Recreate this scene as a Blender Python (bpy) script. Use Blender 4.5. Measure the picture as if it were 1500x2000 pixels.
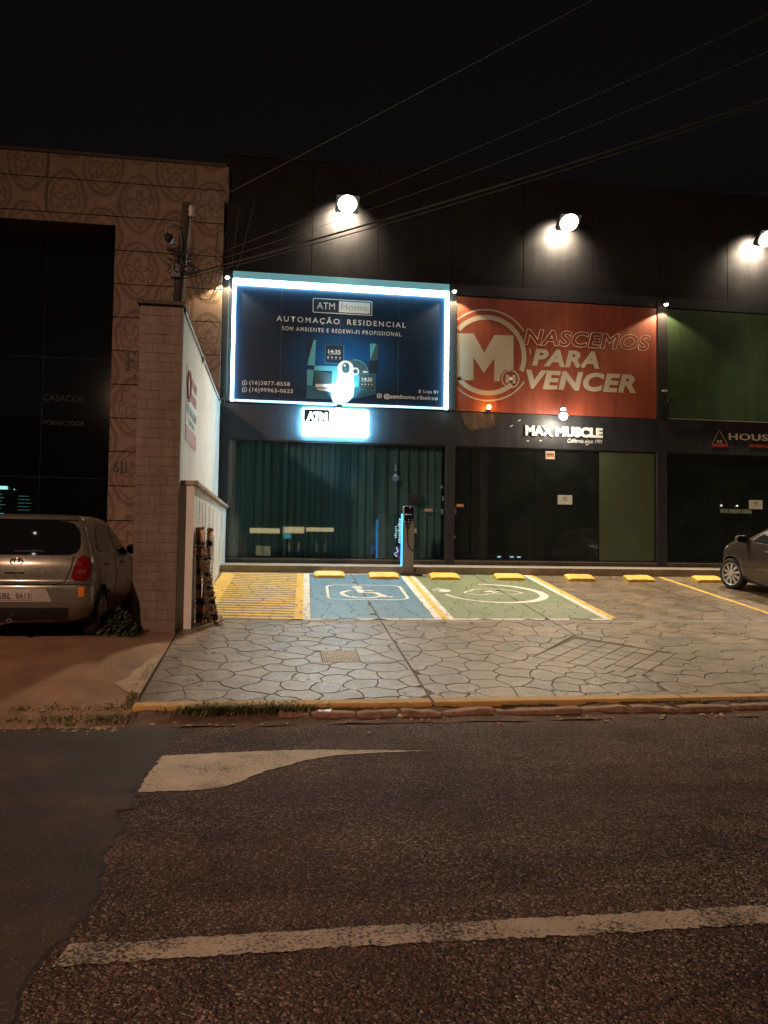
import bpy, bmesh, math, random
from mathutils import Vector, Matrix
R = math.radians
rnd = random.Random(7)
sc = bpy.context.scene
for o in list(bpy.data.objects):
    bpy.data.objects.remove(o)
COL = sc.collection

# ------------------------------------------------------------------ camera
cam_d = bpy.data.cameras.new('camera')
cam = bpy.data.objects.new('camera', cam_d)
COL.objects.link(cam)
sc.camera = cam
cam_d.sensor_fit = 'VERTICAL'
cam_d.sensor_height = 24.0
cam_d.sensor_width = 18.0
cam_d.lens = 24.0 * 1498.5 / 2000.0
cam_d.clip_start = 0.05
cam_d.clip_end = 500
_p, _y, _r = R(2.464), R(8.048), R(0.809)
_f = Vector((math.sin(_y) * math.cos(_p), math.cos(_y) * math.cos(_p), math.sin(_p)))
_rt = Vector((math.cos(_y), -math.sin(_y), 0))
_up = _rt.cross(_f)
_r2 = _rt * math.cos(_r) + _up * math.sin(_r)
_u2 = -_rt * math.sin(_r) + _up * math.cos(_r)
M = Matrix((_r2, _u2, -_f)).transposed().to_4x4()
M.translation = Vector((0, 0, 1.65))
cam.matrix_world = M

# ------------------------------------------------------------------ world, night sky
w = bpy.data.worlds.new('World')
sc.world = w
w.use_nodes = True
nt = w.node_tree
bg = nt.nodes['Background']
sky = nt.nodes.new('ShaderNodeTexSky')
sky.sky_type = 'NISHITA'
sky.sun_disc = False
sky.sun_elevation = R(-3.8)
sky.sun_rotation = R(200)
tint = nt.nodes.new('ShaderNodeMix')
tint.data_type = 'RGBA'
tint.blend_type = 'MULTIPLY'
tint.inputs[0].default_value = 1.0
tint.inputs[7].default_value = (1.15, 0.95, 0.78, 1)
nt.links.new(sky.outputs[0], tint.inputs[6])
nt.links.new(tint.outputs[2], bg.inputs[0])
bg.inputs[1].default_value = 0.15

sun_d = bpy.data.lights.new('moon_sun', 'SUN')
sun_d.energy = 0.004
sun_d.angle = R(0.5)
sun_d.color = (1.0, 0.93, 0.85)
sun = bpy.data.objects.new('moon_sun', sun_d)
COL.objects.link(sun)
sun.rotation_euler = (R(40), 0, R(-20))

vs = sc.view_settings
vs.view_transform = 'Standard'
vs.look = 'None'
vs.exposure = 0
vs.gamma = 1
vs.use_curve_mapping = False
cy = sc.cycles
cy.max_bounces = 6
cy.diffuse_bounces = 3
cy.glossy_bounces = 3
cy.transmission_bounces = 4
cy.transparent_max_bounces = 10
cy.caustics_reflective = False
cy.caustics_refractive = False
cy.sample_clamp_indirect = 3.0
cy.use_denoising = True
cy.use_light_tree = True
cy.use_adaptive_sampling = True
cy.adaptive_threshold = 0.02

# ------------------------------------------------------------------ materials
MATS = {}


class NT:
    def __init__(s, name):
        s.m = bpy.data.materials.new(name)
        s.m.use_nodes = True
        s.t = s.m.node_tree
        s.b = s.t.nodes['Principled BSDF']
        s.o = s.t.nodes['Material Output']

    def n(s, kind, **kw):
        nd = s.t.nodes.new('ShaderNode' + kind)
        for k, v in kw.items():
            setattr(nd, k, v)
        return nd

    def l(s, a, b):
        s.t.links.new(a, b)

    def pos(s):
        return s.n('TexCoord').outputs['Object']

    def noise(s, scale, detail=4, rough=0.6, vec=None, out=0):
        nd = s.n('TexNoise')
        nd.inputs['Scale'].default_value = scale
        nd.inputs['Detail'].default_value = detail
        nd.inputs['Roughness'].default_value = rough
        s.l(vec if vec is not None else s.pos(), nd.inputs['Vector'])
        return nd.outputs[out]

    def vor(s, scale, feature='F1', out='Distance', vec=None):
        nd = s.n('TexVoronoi', feature=feature)
        nd.inputs['Scale'].default_value = scale
        s.l(vec if vec is not None else s.pos(), nd.inputs['Vector'])
        return nd.outputs[out]

    def ramp(s, fac, stops, interp='LINEAR'):
        nd = s.n('ValToRGB')
        nd.color_ramp.interpolation = interp
        els = nd.color_ramp.elements
        while len(els) < len(stops):
            els.new(0.5)
        for e, (p, c) in zip(els, stops):
            e.position = p
            e.color = c if len(c) == 4 else (*c, 1)
        s.l(fac, nd.inputs[0])
        return nd.outputs[0]

    def mix(s, fac, a, b, mode='MIX'):
        nd = s.n('Mix', data_type='RGBA', blend_type=mode)
        for sock, v in ((nd.inputs[0], fac), (nd.inputs[6], a), (nd.inputs[7], b)):
            if hasattr(v, 'is_output'):
                s.l(v, sock)
            elif isinstance(v, (int, float)):
                sock.default_value = v
            else:
                sock.default_value = v if len(v) == 4 else (*v, 1)
        return nd.outputs[2]

    def math(s, op, a, b=None, c=None):
        nd = s.n('Math', operation=op)
        for i, v in enumerate((a, b, c)):
            if v is None:
                continue
            if hasattr(v, 'is_output'):
                s.l(v, nd.inputs[i])
            else:
                nd.inputs[i].default_value = v
        return nd.outputs[0]

    def bump(s, h, strength, dist):
        nd = s.n('Bump')
        nd.inputs['Strength'].default_value = strength
        nd.inputs['Distance'].default_value = dist
        s.l(h, nd.inputs['Height'])
        s.l(nd.outputs[0], s.b.inputs['Normal'])

    def base(s, c):
        if hasattr(c, 'is_output'):
            s.l(c, s.b.inputs['Base Color'])
        else:
            s.b.inputs['Base Color'].default_value = (*c, 1)

    def set(s, **kw):
        for k, v in kw.items():
            s.b.inputs[k.replace('_', ' ')].default_value = v


def mat(name, col, rough=0.6, var=0.18, scale=6.0, bump=0.0, bscale=60.0, metal=0.0, spec=0.5, dirt=None, coat=0.0):
    if name in MATS:
        return MATS[name]
    n = NT(name)
    f = n.noise(scale, 5, 0.65)
    a = tuple(max(0, c * (1 - var)) for c in col)
    b = tuple(min(1, c * (1 + var)) for c in col)
    c = n.ramp(f, [(0.3, a), (0.7, b)])
    if dirt:
        d = n.ramp(n.noise(scale * 0.35, 6, 0.7), [(0.5, (0, 0, 0)), (0.72, (1, 1, 1))])
        c = n.mix(d, c, dirt)
    n.base(c)
    n.l(n.ramp(n.noise(scale * 2.1, 4), [(0.3, (max(0, rough - 0.08),) * 3), (0.7, (min(1, rough + 0.08),) * 3)]), n.b.inputs['Roughness'])
    n.set(Metallic=metal, Specular_IOR_Level=spec)
    if coat:
        n.set(Coat_Weight=coat, Coat_Roughness=0.05)
    if bump:
        n.bump(n.noise(bscale, 4, 0.7), 0.6, bump)
    MATS[name] = n.m
    return n.m


def emit(name, col, strength, base=None):
    if name in MATS:
        return MATS[name]
    n = NT(name)
    n.base(base or col)
    n.set(Emission_Color=(*col, 1), Emission_Strength=strength, Roughness=0.4)
    MATS[name] = n.m
    return n.m


def glass_mat(name, tint, refl=0.06, rough=0.0, haze_dust=0.0):
    n = NT(name)
    tr = n.n('BsdfTransparent')
    tr.inputs[0].default_value = (*tint, 1)
    gl = n.n('BsdfGlossy')
    gl.inputs['Roughness'].default_value = rough
    gl.inputs['Color'].default_value = (0.9, 0.95, 1, 1)
    fr = n.n('Fresnel')
    fr.inputs[0].default_value = 1.5
    f2 = n.math('MULTIPLY_ADD', fr.outputs[0], 0.9, refl * 0.4)
    mx = n.n('MixShader')
    n.l(f2, mx.inputs[0])
    n.l(tr.outputs[0], mx.inputs[1])
    n.l(gl.outputs[0], mx.inputs[2])
    if haze_dust:  # grey-green veil of light mixed into the glass colour to lift its black
        df = n.n('BsdfDiffuse')
        df.inputs[0].default_value = (0.42, 0.50, 0.44, 1)
        m2 = n.n('MixShader')
        n.l(n.ramp(n.noise(1.4, 5, 0.65), [(0.3, (haze_dust * 0.6,) * 3), (0.7, (haze_dust * 1.3,) * 3)]), m2.inputs[0])
        n.l(mx.outputs[0], m2.inputs[1])
        n.l(df.outputs[0], m2.inputs[2])
        mx = m2
    n.l(mx.outputs[0], n.o.inputs[0])
    n.t.nodes.remove(n.b)
    MATS[name] = n.m
    return n.m


def m_asphalt():
    n = NT('asphalt')
    v = n.n('TexVoronoi', feature='F1')
    v.inputs['Scale'].default_value = 85
    n.l(n.pos(), v.inputs['Vector'])
    v2 = n.n('TexVoronoi', feature='F1')
    v2.inputs['Scale'].default_value = 42
    n.l(n.pos(), v2.inputs['Vector'])
    g = n.n('SeparateColor')
    n.l(v.outputs['Color'], g.inputs[0])
    g2 = n.n('SeparateColor')
    n.l(v2.outputs['Color'], g2.inputs[0])
    c = n.ramp(g.outputs[0], [(0.0, (0.018, 0.011, 0.008)), (0.45, (0.066, 0.041, 0.030)), (0.75, (0.125, 0.078, 0.058)), (0.93, (0.24, 0.165, 0.13)), (1.0, (0.42, 0.34, 0.29))])
    big = n.ramp(g2.outputs[1], [(0.80, (0, 0, 0)), (0.84, (1, 1, 1))])
    near = n.math('LESS_THAN', v2.outputs['Distance'], 0.36)
    c = n.mix(n.math('MULTIPLY', n.math('MULTIPLY', big, near), 0.85), c, n.ramp(g2.outputs[2], [(0.0, (0.15, 0.095, 0.07)), (1.0, (0.36, 0.29, 0.25))]))
    red = n.ramp(n.noise(0.45, 5, 0.6), [(0.38, (0, 0, 0)), (0.62, (1, 1, 1))])
    c = n.mix(n.math('MULTIPLY', red, 0.5), c, (0.13, 0.056, 0.036))
    dk = n.ramp(n.noise(1.3, 6, 0.7), [(0.35, (0.5, 0.5, 0.5)), (0.6, (1, 1, 1))])
    c = n.mix(1.0, c, dk, 'MULTIPLY')
    mp_ = n.n('Mapping')
    mp_.inputs['Scale'].default_value = (0.12, 1.1, 1.0)
    n.l(n.pos(), mp_.inputs['Vector'])
    tr = n.ramp(n.noise(1.0, 4, 0.6, vec=mp_.outputs[0]), [(0.36, (0.82, 0.82, 0.82)), (0.62, (1.45, 1.42, 1.38))])
    c = n.mix(1.0, c, tr, 'MULTIPLY')
    oil = n.ramp(n.noise(2.3, 3, 0.5), [(0.66, (1, 1, 1)), (0.72, (0.55, 0.55, 0.56))])
    c = n.mix(1.0, c, oil, 'MULTIPLY')
    n.base(c)
    n.set(Roughness=0.75, Specular_IOR_Level=0.2)
    h = n.math('ADD', n.math('MULTIPLY', v.outputs['Distance'], -1.0), n.math('MULTIPLY', v2.outputs['Distance'], -1.3))
    h = n.math('ADD', h, n.math('MULTIPLY', n.noise(14, 4), 0.8))
    n.bump(h, 1.0, 0.020)
    return n.m


def m_patch():
    n = NT('smooth_asphalt')
    c = n.ramp(n.noise(1.1, 6, 0.65), [(0.3, (0.026, 0.019, 0.014)), (0.5, (0.044, 0.031, 0.022)), (0.7, (0.085, 0.052, 0.031))])
    v = n.n('TexVoronoi')
    v.inputs['Scale'].default_value = 120
    n.l(n.pos(), v.inputs['Vector'])
    g = n.n('SeparateColor')
    n.l(v.outputs['Color'], g.inputs[0])
    sp = n.ramp(g.outputs[0], [(0.95, (0, 0, 0)), (0.97, (1, 1, 1))])
    c = n.mix(n.math('MULTIPLY', sp, 0.5), c, (0.15, 0.14, 0.13))
    n.base(c)
    n.set(Roughness=0.8, Specular_IOR_Level=0.3)
    h = n.math('ADD', n.noise(70, 4, 0.7), n.math('MULTIPLY', n.noise(5, 3), 2.0))
    n.bump(h, 0.7, 0.008)
    return n.m


def worn_paint(name, col, wear=0.45, under=(0.05, 0.04, 0.036), scale=38, bump=0.008):
    """paint worn off the high grains; under = what lies beneath"""
    n = NT(name)
    f = n.math('ADD', n.noise(scale, 5, 0.75), n.math('MULTIPLY', n.noise(2.2, 4), 0.5))
    k = n.ramp(f, [(wear + 0.12, (0, 0, 0)), (wear + 0.22, (1, 1, 1))])
    tone = n.ramp(n.noise(5, 5, 0.7), [(0.3, tuple(c * 0.72 for c in col)), (0.7, col)])
    n.base(n.mix(k, under, tone))
    n.set(Roughness=0.75, Specular_IOR_Level=0.3)
    n.bump(n.math('ADD', n.noise(scale * 2.4, 3, 0.7), n.math('MULTIPLY', k, 0.3)), 0.8, bump)
    MATS[name] = n.m
    return n.m


def m_stone():
    n = NT('stamped_concrete')
    oi = n.n('ObjectInfo')
    f = n.noise(2.2, 6, 0.65)
    c = n.ramp(f, [(0.28, (0.115, 0.081, 0.049)), (0.5, (0.195, 0.141, 0.088)), (0.72, (0.275, 0.202, 0.130))])
    per = n.ramp(oi.outputs['Random'], [(0, (0.80, 0.80, 0.80)), (1, (1.16, 1.14, 1.10))])
    c = n.mix(1.0, c, per, 'MULTIPLY')
    st = n.ramp(n.noise(0.8, 5, 0.7), [(0.48, (1, 1, 1)), (0.70, (0.62, 0.60, 0.58))])
    c = n.mix(1.0, c, st, 'MULTIPLY')
    n.base(c)
    n.l(n.ramp(n.noise(3.5, 4), [(0.3, (0.26,) * 3), (0.7, (0.48,) * 3)]), n.b.inputs['Roughness'])
    n.set(Specular_IOR_Level=0.45)
    h = n.math('ADD', n.noise(9, 6, 0.7), n.math('MULTIPLY', n.noise(120, 2), 0.12))
    n.bump(h, 0.7, 0.02)
    return n.m


def m_damask():
    """two-tone ogee and leaf ornament moulded into the panels"""
    n = NT('damask_cladding')
    sep = n.n('SeparateXYZ')
    n.l(n.pos(), sep.inputs[0])
    wx = n.math('MULTIPLY', n.math('SUBTRACT', n.noise(3.4, 3), 0.5), 0.16)
    px, pz = n.math('ADD', sep.outputs[0], wx), n.math('SUBTRACT', sep.outputs[2], wx)

    def lobe(ox, oz):
        """distance-like field of one medallion, repeated every 1.6 x 1.55 m"""
        u = n.math('SUBTRACT', n.math('FRACT', n.math('MULTIPLY_ADD', px, 1 / 1.6, ox)), 0.5)
        w_ = n.math('SUBTRACT', n.math('FRACT', n.math('MULTIPLY_ADD', pz, 1 / 1.55, oz)), 0.5)
        u, w_ = n.math('MULTIPLY', u, 1.6), n.math('MULTIPLY', w_, 1.55)
        r = n.math('SQRT', n.math('ADD', n.math('MULTIPLY', u, u), n.math('MULTIPLY', n.math('MULTIPLY', w_, w_), 0.70)))
        a = n.math('ARCTAN2', w_, u)
        return r, a

    def rings(r, a, k):
        # onion-shaped double rim, leafy ring and a small flower
        sa = n.math('SINE', a)
        tip = n.math('MULTIPLY', n.math('POWER', n.math('ABSOLUTE', sa), 6.0), 0.10)
        pet = n.math('MULTIPLY', n.math('COSINE', n.math('MULTIPLY', a, 10.0)), 0.022)
        pet2 = n.math('MULTIPLY', n.math('COSINE', n.math('MULTIPLY_ADD', a, 5.0, 1.571)), 0.075)
        rr = n.math('SUBTRACT', r, tip)
        rim = n.math('LESS_THAN', n.math('ABSOLUTE', n.math('SUBTRACT', rr, 0.43)), 0.040)
        rim = n.math('MAXIMUM', rim, n.math('LESS_THAN', n.math('ABSOLUTE', n.math('SUBTRACT', n.math('ADD', rr, pet), 0.315)), 0.026))
        flower = n.math('LESS_THAN', n.math('ABSOLUTE', n.math('SUBTRACT', n.math('ADD', r, pet2), 0.165)), 0.038)
        heart = n.math('LESS_THAN', n.math('ADD', r, pet), 0.05)
        return n.math('MAXIMUM', rim, n.math('MAXIMUM', flower, heart))

    k = n.math('MAXIMUM', rings(*lobe(0.0, 0.0), 0), rings(*lobe(0.5, 0.5), 1))
    a = n.ramp(n.noise(3, 5), [(0.3, (0.36, 0.255, 0.19)), (0.7, (0.44, 0.315, 0.235))])
    b = n.ramp(n.noise(3, 5), [(0.3, (0.225, 0.145, 0.102)), (0.7, (0.285, 0.188, 0.135))])
    soft = n.ramp(n.noise(9, 4, 0.7), [(0.38, (0.35,) * 3), (0.6, (1.0,) * 3)])
    n.base(n.mix(n.math('MULTIPLY', k, n.math('MULTIPLY_ADD', soft, 0.4, 0.6)), a, b))
    n.set(Roughness=0.75)
    n.bump(n.math('ADD', n.noise(40, 5, 0.7), n.math('MULTIPLY', k, -0.5)), 0.8, 0.012)
    return n.m


def streaky(m_, amt=0.35):
    """rain streaks and grime running down a hung panel"""
    t_ = m_.node_tree
    b_ = t_.nodes['Principled BSDF']
    src = b_.inputs['Base Color'].links[0].from_socket
    tc = t_.nodes.new('ShaderNodeTexCoord')
    mp_ = t_.nodes.new('ShaderNodeMapping')
    mp_.inputs['Scale'].default_value = (5.0, 1.0, 0.35)
    nz_ = t_.nodes.new('ShaderNodeTexNoise')
    nz_.inputs['Scale'].default_value = 1.6
    nz_.inputs['Detail'].default_value = 6
    nz_.inputs['Roughness'].default_value = 0.65
    rp = t_.nodes.new('ShaderNodeValToRGB')
    rp.color_ramp.elements[0].position = 0.36
    rp.color_ramp.elements[0].color = (1 - amt,) * 3 + (1,)
    rp.color_ramp.elements[1].position = 0.62
    rp.color_ramp.elements[1].color = (1.05, 1.05, 1.05, 1)
    mx = t_.nodes.new('ShaderNodeMix')
    mx.data_type = 'RGBA'
    mx.blend_type = 'MULTIPLY'
    mx.inputs[0].default_value = 1
    t_.links.new(tc.outputs['Object'], mp_.inputs[0])
    t_.links.new(mp_.outputs[0], nz_.inputs['Vector'])
    t_.links.new(nz_.outputs[0], rp.inputs[0])
    t_.links.new(src, mx.inputs[6])
    t_.links.new(rp.outputs[0], mx.inputs[7])
    t_.links.new(mx.outputs[2], b_.inputs['Base Color'])


def m_poster():
    n = NT('navy_poster')
    sep = n.n('SeparateXYZ')
    n.l(n.pos(), sep.inputs[0])
    dx = n.math('MULTIPLY', n.math('SUBTRACT', sep.outputs[0], 1.5), 0.62)
    dz = n.math('SUBTRACT', sep.outputs[2], 5.9)
    r = n.math('SQRT', n.math('ADD', n.math('MULTIPLY', dx, dx), n.math('MULTIPLY', dz, dz)))
    c = n.ramp(r, [(0.05, (0.004, 0.105, 0.34)), (0.45, (0.006, 0.075, 0.23)), (1.0, (0.010, 0.028, 0.065))])
    n.base(c)
    n.set(Roughness=0.42, Specular_IOR_Level=0.35)
    n.bump(n.noise(1.2, 3), 0.4, 0.02)
    return n.m


ASPH, PATCH, STONE, DAMASK = m_asphalt(), m_patch(), m_stone(), m_damask()
JOINT = mat('joint_mortar', (0.110, 0.082, 0.057), 0.9, 0.3, 3, 0.004)
CONC = mat('grey_concrete', (0.30, 0.255, 0.20), 0.8, 0.2, 3, 0.006, 40, dirt=(0.17, 0.14, 0.11))
SOIL = mat('red_soil_concrete', (0.24, 0.13, 0.075), 0.85, 0.35, 1.3, 0.02, 18, dirt=(0.13, 0.07, 0.04))
DIRT = mat('red_dirt', (0.11, 0.06, 0.035), 0.95, 0.4, 5, 0.03, 25)
RUBBLE = mat('pale_rubble', (0.36, 0.26, 0.17), 0.9, 0.25, 7, 0.02, 30)
YELL = worn_paint('yellow_kerb_paint', (0.58, 0.34, 0.11), 0.45, (0.33, 0.24, 0.15), 9, 0.006)
YSTOP = mat('yellow_stop_paint', (0.80, 0.50, 0.07), 0.55, 0.1, 5, 0.004, 70, dirt=(0.55, 0.36, 0.10))
DARKW = mat('dark_wall', (0.026, 0.026, 0.030), 0.62, 0.15, 3, 0.002, 50)
CLAD = mat('grey_cladding', (0.027, 0.025, 0.026), 0.75, 0.25, 2, 0.003, 30, spec=0.2)
FASC = mat('black_fascia', (0.034, 0.036, 0.042), 0.5, 0.25, 4, 0.003, 30)
BLACK = mat('black_metal', (0.018, 0.018, 0.02), 0.45, 0.2, 8)
ALU = mat('aluminium', (0.55, 0.54, 0.52), 0.35, 0.1, 10, metal=0.9)
GALV = mat('galvanised', (0.42, 0.40, 0.37), 0.5, 0.2, 12, metal=0.6)
WHITEW = mat('white_plaster', (0.78, 0.76, 0.72), 0.8, 0.05, 2, 0.004, 30, dirt=(0.66, 0.62, 0.55))
PINKW = mat('pinkish_brick_paint', (0.215, 0.162, 0.132), 0.8, 0.16, 3, 0.008, 60, dirt=(0.165, 0.115, 0.095))
PLAST = mat('plaster_pink', (0.42, 0.34, 0.30), 0.85, 0.1, 3, 0.006, 40, dirt=(0.46, 0.36, 0.30))
PRINTW = mat('print_white', (0.80, 0.82, 0.84), 0.5, 0.04, 3)
CREAM = mat('print_cream', (0.42, 0.355, 0.27), 0.5, 0.05, 2)
REDB = mat('red_banner', (0.27, 0.060, 0.032), 0.5, 0.10, 1.2, 0.004, 2.0)
GREENB = mat('green_banner', (0.034, 0.068, 0.026), 0.6, 0.12, 1.2, 0.004, 2.0)
NAVY = mat('print_navy', (0.012, 0.028, 0.055), 0.45, 0.1, 3)
TEAL = mat('print_teal', (0.10, 0.42, 0.52), 0.45, 0.1, 3)
MIDB = mat('print_mid_blue', (0.03, 0.13, 0.22), 0.45, 0.1, 3)
SLATE = mat('print_slate', (0.05, 0.10, 0.13), 0.45, 0.1, 3)
RUBBER = mat('rubber', (0.020, 0.019, 0.018), 0.85, 0.2, 14, 0.002, 80)
PLASTB = mat('black_plastic', (0.02, 0.02, 0.022), 0.4, 0.15, 10)
CABLE = mat('cable_black', (0.022, 0.022, 0.022), 0.6, 0.2, 10)
CABLEG = mat('cable_grey', (0.11, 0.10, 0.09), 0.6, 0.2, 10)

for m_, a_ in ((REDB, 0.25), (GREENB, 0.3), (CLAD, 0.18), (DARKW, 0.2), (FASC, 0.3), (PINKW, 0.25), (PLAST, 0.3), (WHITEW, 0.10), (DAMASK, 0.10)):
    streaky(m_, a_)

# ------------------------------------------------------------------ mesh helpers
GB = {}


def link(o, parent=None):
    COL.objects.link(o)
    if parent is not None:
        o.parent = parent
        if parent.type == 'EMPTY' and not parent.get('_local'):
            o.matrix_parent_inverse = Matrix.Translation(-parent.location)
    return o


def mesh(name, v, f, m, parent=None, smooth=False, bevel=0):
    me = bpy.data.meshes.new(name)
    me.from_pydata([tuple(p) for p in v], [], f)
    me.materials.append(m)
    if smooth:
        for p in me.polygons:
            p.use_smooth = True
    me.update()
    o = bpy.data.objects.new(name, me)
    link(o, parent)
    if bevel:
        b = o.modifiers.new('bevel', 'BEVEL')
        b.width = bevel
        b.segments = 2
        b.limit_method = 'ANGLE'
    return o


def thing(name, label, cat, loc=(0, 0, 0), group=None, local=False, rot=None):
    o = bpy.data.objects.new(name, None)
    o.empty_display_size = 0.1
    COL.objects.link(o)
    o.location = loc
    if rot:
        o.rotation_euler = rot
    o['label'] = label
    o['category'] = cat
    if group:
        o['group'] = group
    if local:
        o['_local'] = 1
    return o


def tag(o, label, cat, group=None):
    o['label'] = label
    o['category'] = cat
    if group:
        o['group'] = group
    return o


def struct(o):
    o['kind'] = 'structure'
    return o


def stuff(o):
    o['kind'] = 'stuff'
    return o


def boxg(x0, x1, y0, y1, z0, z1):
    v = [(x0, y0, z0), (x1, y0, z0), (x1, y1, z0), (x0, y1, z0), (x0, y0, z1), (x1, y0, z1), (x1, y1, z1), (x0, y1, z1)]
    f = [(0, 3, 2, 1), (4, 5, 6, 7), (0, 1, 5, 4), (1, 2, 6, 5), (2, 3, 7, 6), (3, 0, 4, 7)]
    return v, f


def box(name, x0, x1, y0, y1, z0, z1, m, parent=None, bevel=0):
    v, f = boxg(x0, x1, y0, y1, z0, z1)
    return mesh(name, v, f, m, parent, bevel=bevel)


def join(parts):
    V, F = [], []
    for v, f in parts:
        o = len(V)
        V += list(v)
        F += [tuple(i + o for i in q) for q in f]
    return V, F


def tubeg(pts, r, n=8, closed=False, caps=True):
    pts = [Vector(p) for p in pts]
    V, F = [], []
    N = len(pts)
    up = Vector((0, 0, 1))
    prev = None
    for i, p in enumerate(pts):
        a = pts[i - 1] if (i > 0 or closed) else pts[0]
        b = pts[(i + 1) % N] if (i < N - 1 or closed) else pts[-1]
        t = (b - a).normalized()
        if prev is None:
            s = t.cross(up)
            if s.length < 1e-3:
                s = t.cross(Vector((1, 0, 0)))
        else:
            s = prev - t * prev.dot(t)
        s.normalize()
        prev = s
        q = t.cross(s)
        rr = r[i] if isinstance(r, (list, tuple)) else r
        for k in range(n):
            an = 2 * math.pi * k / n
            V.append(p + s * (rr * math.cos(an)) + q * (rr * math.sin(an)))
    for i in range(N if closed else N - 1):
        j = (i + 1) % N
        for k in range(n):
            l = (k + 1) % n
            F.append((i * n + k, i * n + l, j * n + l, j * n + k))
    if caps and not closed:
        F.append(tuple(range(n))[::-1])
        F.append(tuple((N - 1) * n + k for k in range(n)))
    return V, F


def tube(name, pts, r, m, parent=None, n=8, closed=False, smooth=True):
    v, f = tubeg(pts, r, n, closed)
    o = mesh(name, v, f, m, parent)
    if smooth:
        for p in o.data.polygons:
            p.use_smooth = len(p.vertices) == 4
    return o


def latheg(prof, n=24, axis='Z', c=(0, 0, 0), close=False):
    """prof = [(radius, height)] swung round an axis"""
    V, F = [], []
    for r, h in prof:
        for k in range(n):
            a = 2 * math.pi * k / n
            x, y = r * math.cos(a), r * math.sin(a)
            p = {'Z': (x, y, h), 'X': (h, x, y), 'Y': (x, h, y)}[axis]
            V.append((p[0] + c[0], p[1] + c[1], p[2] + c[2]))
    m_ = len(prof)
    for i in range(m_ if close else m_ - 1):
        j = (i + 1) % m_
        for k in range(n):
            l = (k + 1) % n
            F.append((i * n + k, i * n + l, j * n + l, j * n + k))
    return V, F


def prismXZ(poly, y0, y1):
    """polygon in (x,z) extruded from y0 (front) to y1 (back)"""
    n = len(poly)
    V = [(x, y0, z) for x, z in poly] + [(x, y1, z) for x, z in poly]
    F = [tuple(range(n)), tuple(range(n, 2 * n))[::-1]]
    for i in range(n):
        j = (i + 1) % n
        F.append((i, i + n, j + n, j))
    return V, F


def circ(cx, cz, r, n=40, a0=0, a1=2 * math.pi):
    return [(cx + r * math.cos(a0 + (a1 - a0) * i / n), cz + r * math.sin(a0 + (a1 - a0) * i / n)) for i in range(n)]


def ringXZ(cx, cz, r0, r1, y0, y1, a0=0.0, a1=2 * math.pi, n=64):
    V, F = [], []
    full = abs(a1 - a0 - 2 * math.pi) < 1e-6
    for i in range(n if full else n + 1):
        a = a0 + (a1 - a0) * i / n
        for r, y in ((r1, y0), (r0, y0), (r0, y1), (r1, y1)):
            V.append((cx + r * math.cos(a), y, cz + r * math.sin(a)))
    k = n
    tot = n if full else n + 1
    for i in range(k):
        j = (i + 1) % tot
        for q in range(4):
            p = (q + 1) % 4
            F.append((i * 4 + q, i * 4 + p, j * 4 + p, j * 4 + q))
    return V, F


def roundrect(x0, x1, z0, z1, r, n=5):
    P = []
    for cx, cz, a in ((x1 - r, z1 - r, 0), (x0 + r, z1 - r, 90), (x0 + r, z0 + r, 180), (x1 - r, z0 + r, 270)):
        for i in range(n + 1):
            t = R(a + 90 * i / n)
            P.append((cx + r * math.cos(t), cz + r * math.sin(t)))
    return P


def frameXZ(x0, x1, z0, z1, r, t, y0, y1):
    a = roundrect(x0, x1, z0, z1, r)
    b = roundrect(x0 + t, x1 - t, z0 + t, z1 - t, max(r - t, 0.002))
    n = len(a)
    V = [(x, y0, z) for x, z in a] + [(x, y0, z) for x, z in b] + [(x, y1, z) for x, z in b] + [(x, y1, z) for x, z in a]
    F = []
    for i in range(n):
        j = (i + 1) % n
        for q in range(4):
            p = (q + 1) % 4
            F.append((q * n + i, p * n + i, p * n + j, q * n + j))
    return V, F


def poly(name, P, y0, y1, m, parent=None):
    v, f = prismXZ(P, y0, y1)
    return mesh(name, v, f, m, parent)


def text_mesh(s, bold=0.0, shear=0.0, outline=0.0, spacing=1.0, extrude=0.0):
    cu = bpy.data.curves.new('lettering', 'FONT')
    cu.body = s
    cu.size = 1
    cu.shear = shear
    cu.space_character = spacing
    cu.resolution_u = 4
    if outline:
        cu.fill_mode = 'NONE'
        cu.bevel_depth = outline
        cu.bevel_resolution = 0
        cu.offset = bold
    else:
        cu.offset = bold
        cu.extrude = extrude
    ob = bpy.data.objects.new('lettering', cu)
    COL.objects.link(ob)
    dg = bpy.context.evaluated_depsgraph_get()
    me = bpy.data.meshes.new_from_object(ob.evaluated_get(dg))
    bpy.data.objects.remove(ob)
    bpy.data.curves.remove(cu)
    return me


def text(name, s, x0, x1, z0, z1, y, m, parent=None, bold=0.0, shear=0.0, outline=0.0, spacing=1.0, map=None, thick=0.0):
    """letters fitted to the box x0..x1, z0..z1 in the plane y (facing -Y), or through map(u,v,d)"""
    me = text_mesh(s, bold, shear, outline, spacing, 0.02 if thick else 0.0)
    xs = [v.co.x for v in me.vertices]
    ys = [v.co.y for v in me.vertices]
    zs = [v.co.z for v in me.vertices]
    a, b, c, d = min(xs), max(xs), min(ys), max(ys)
    e, g = min(zs), max(zs)
    for v in me.vertices:
        u = x0 + (v.co.x - a) / (b - a) * (x1 - x0)
        t = z0 + (v.co.y - c) / (d - c) * (z1 - z0)
        q = (v.co.z - e) / (g - e) * thick if (thick and g > e) else 0.0
        if outline:
            q = 0.003 * (v.co.z / outline)
        v.co = map(u, t, q) if map else (u, y - q, t)
    me.materials.clear()
    me.materials.append(m)
    o = bpy.data.objects.new(name, me)
    return link(o, parent)


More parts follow.
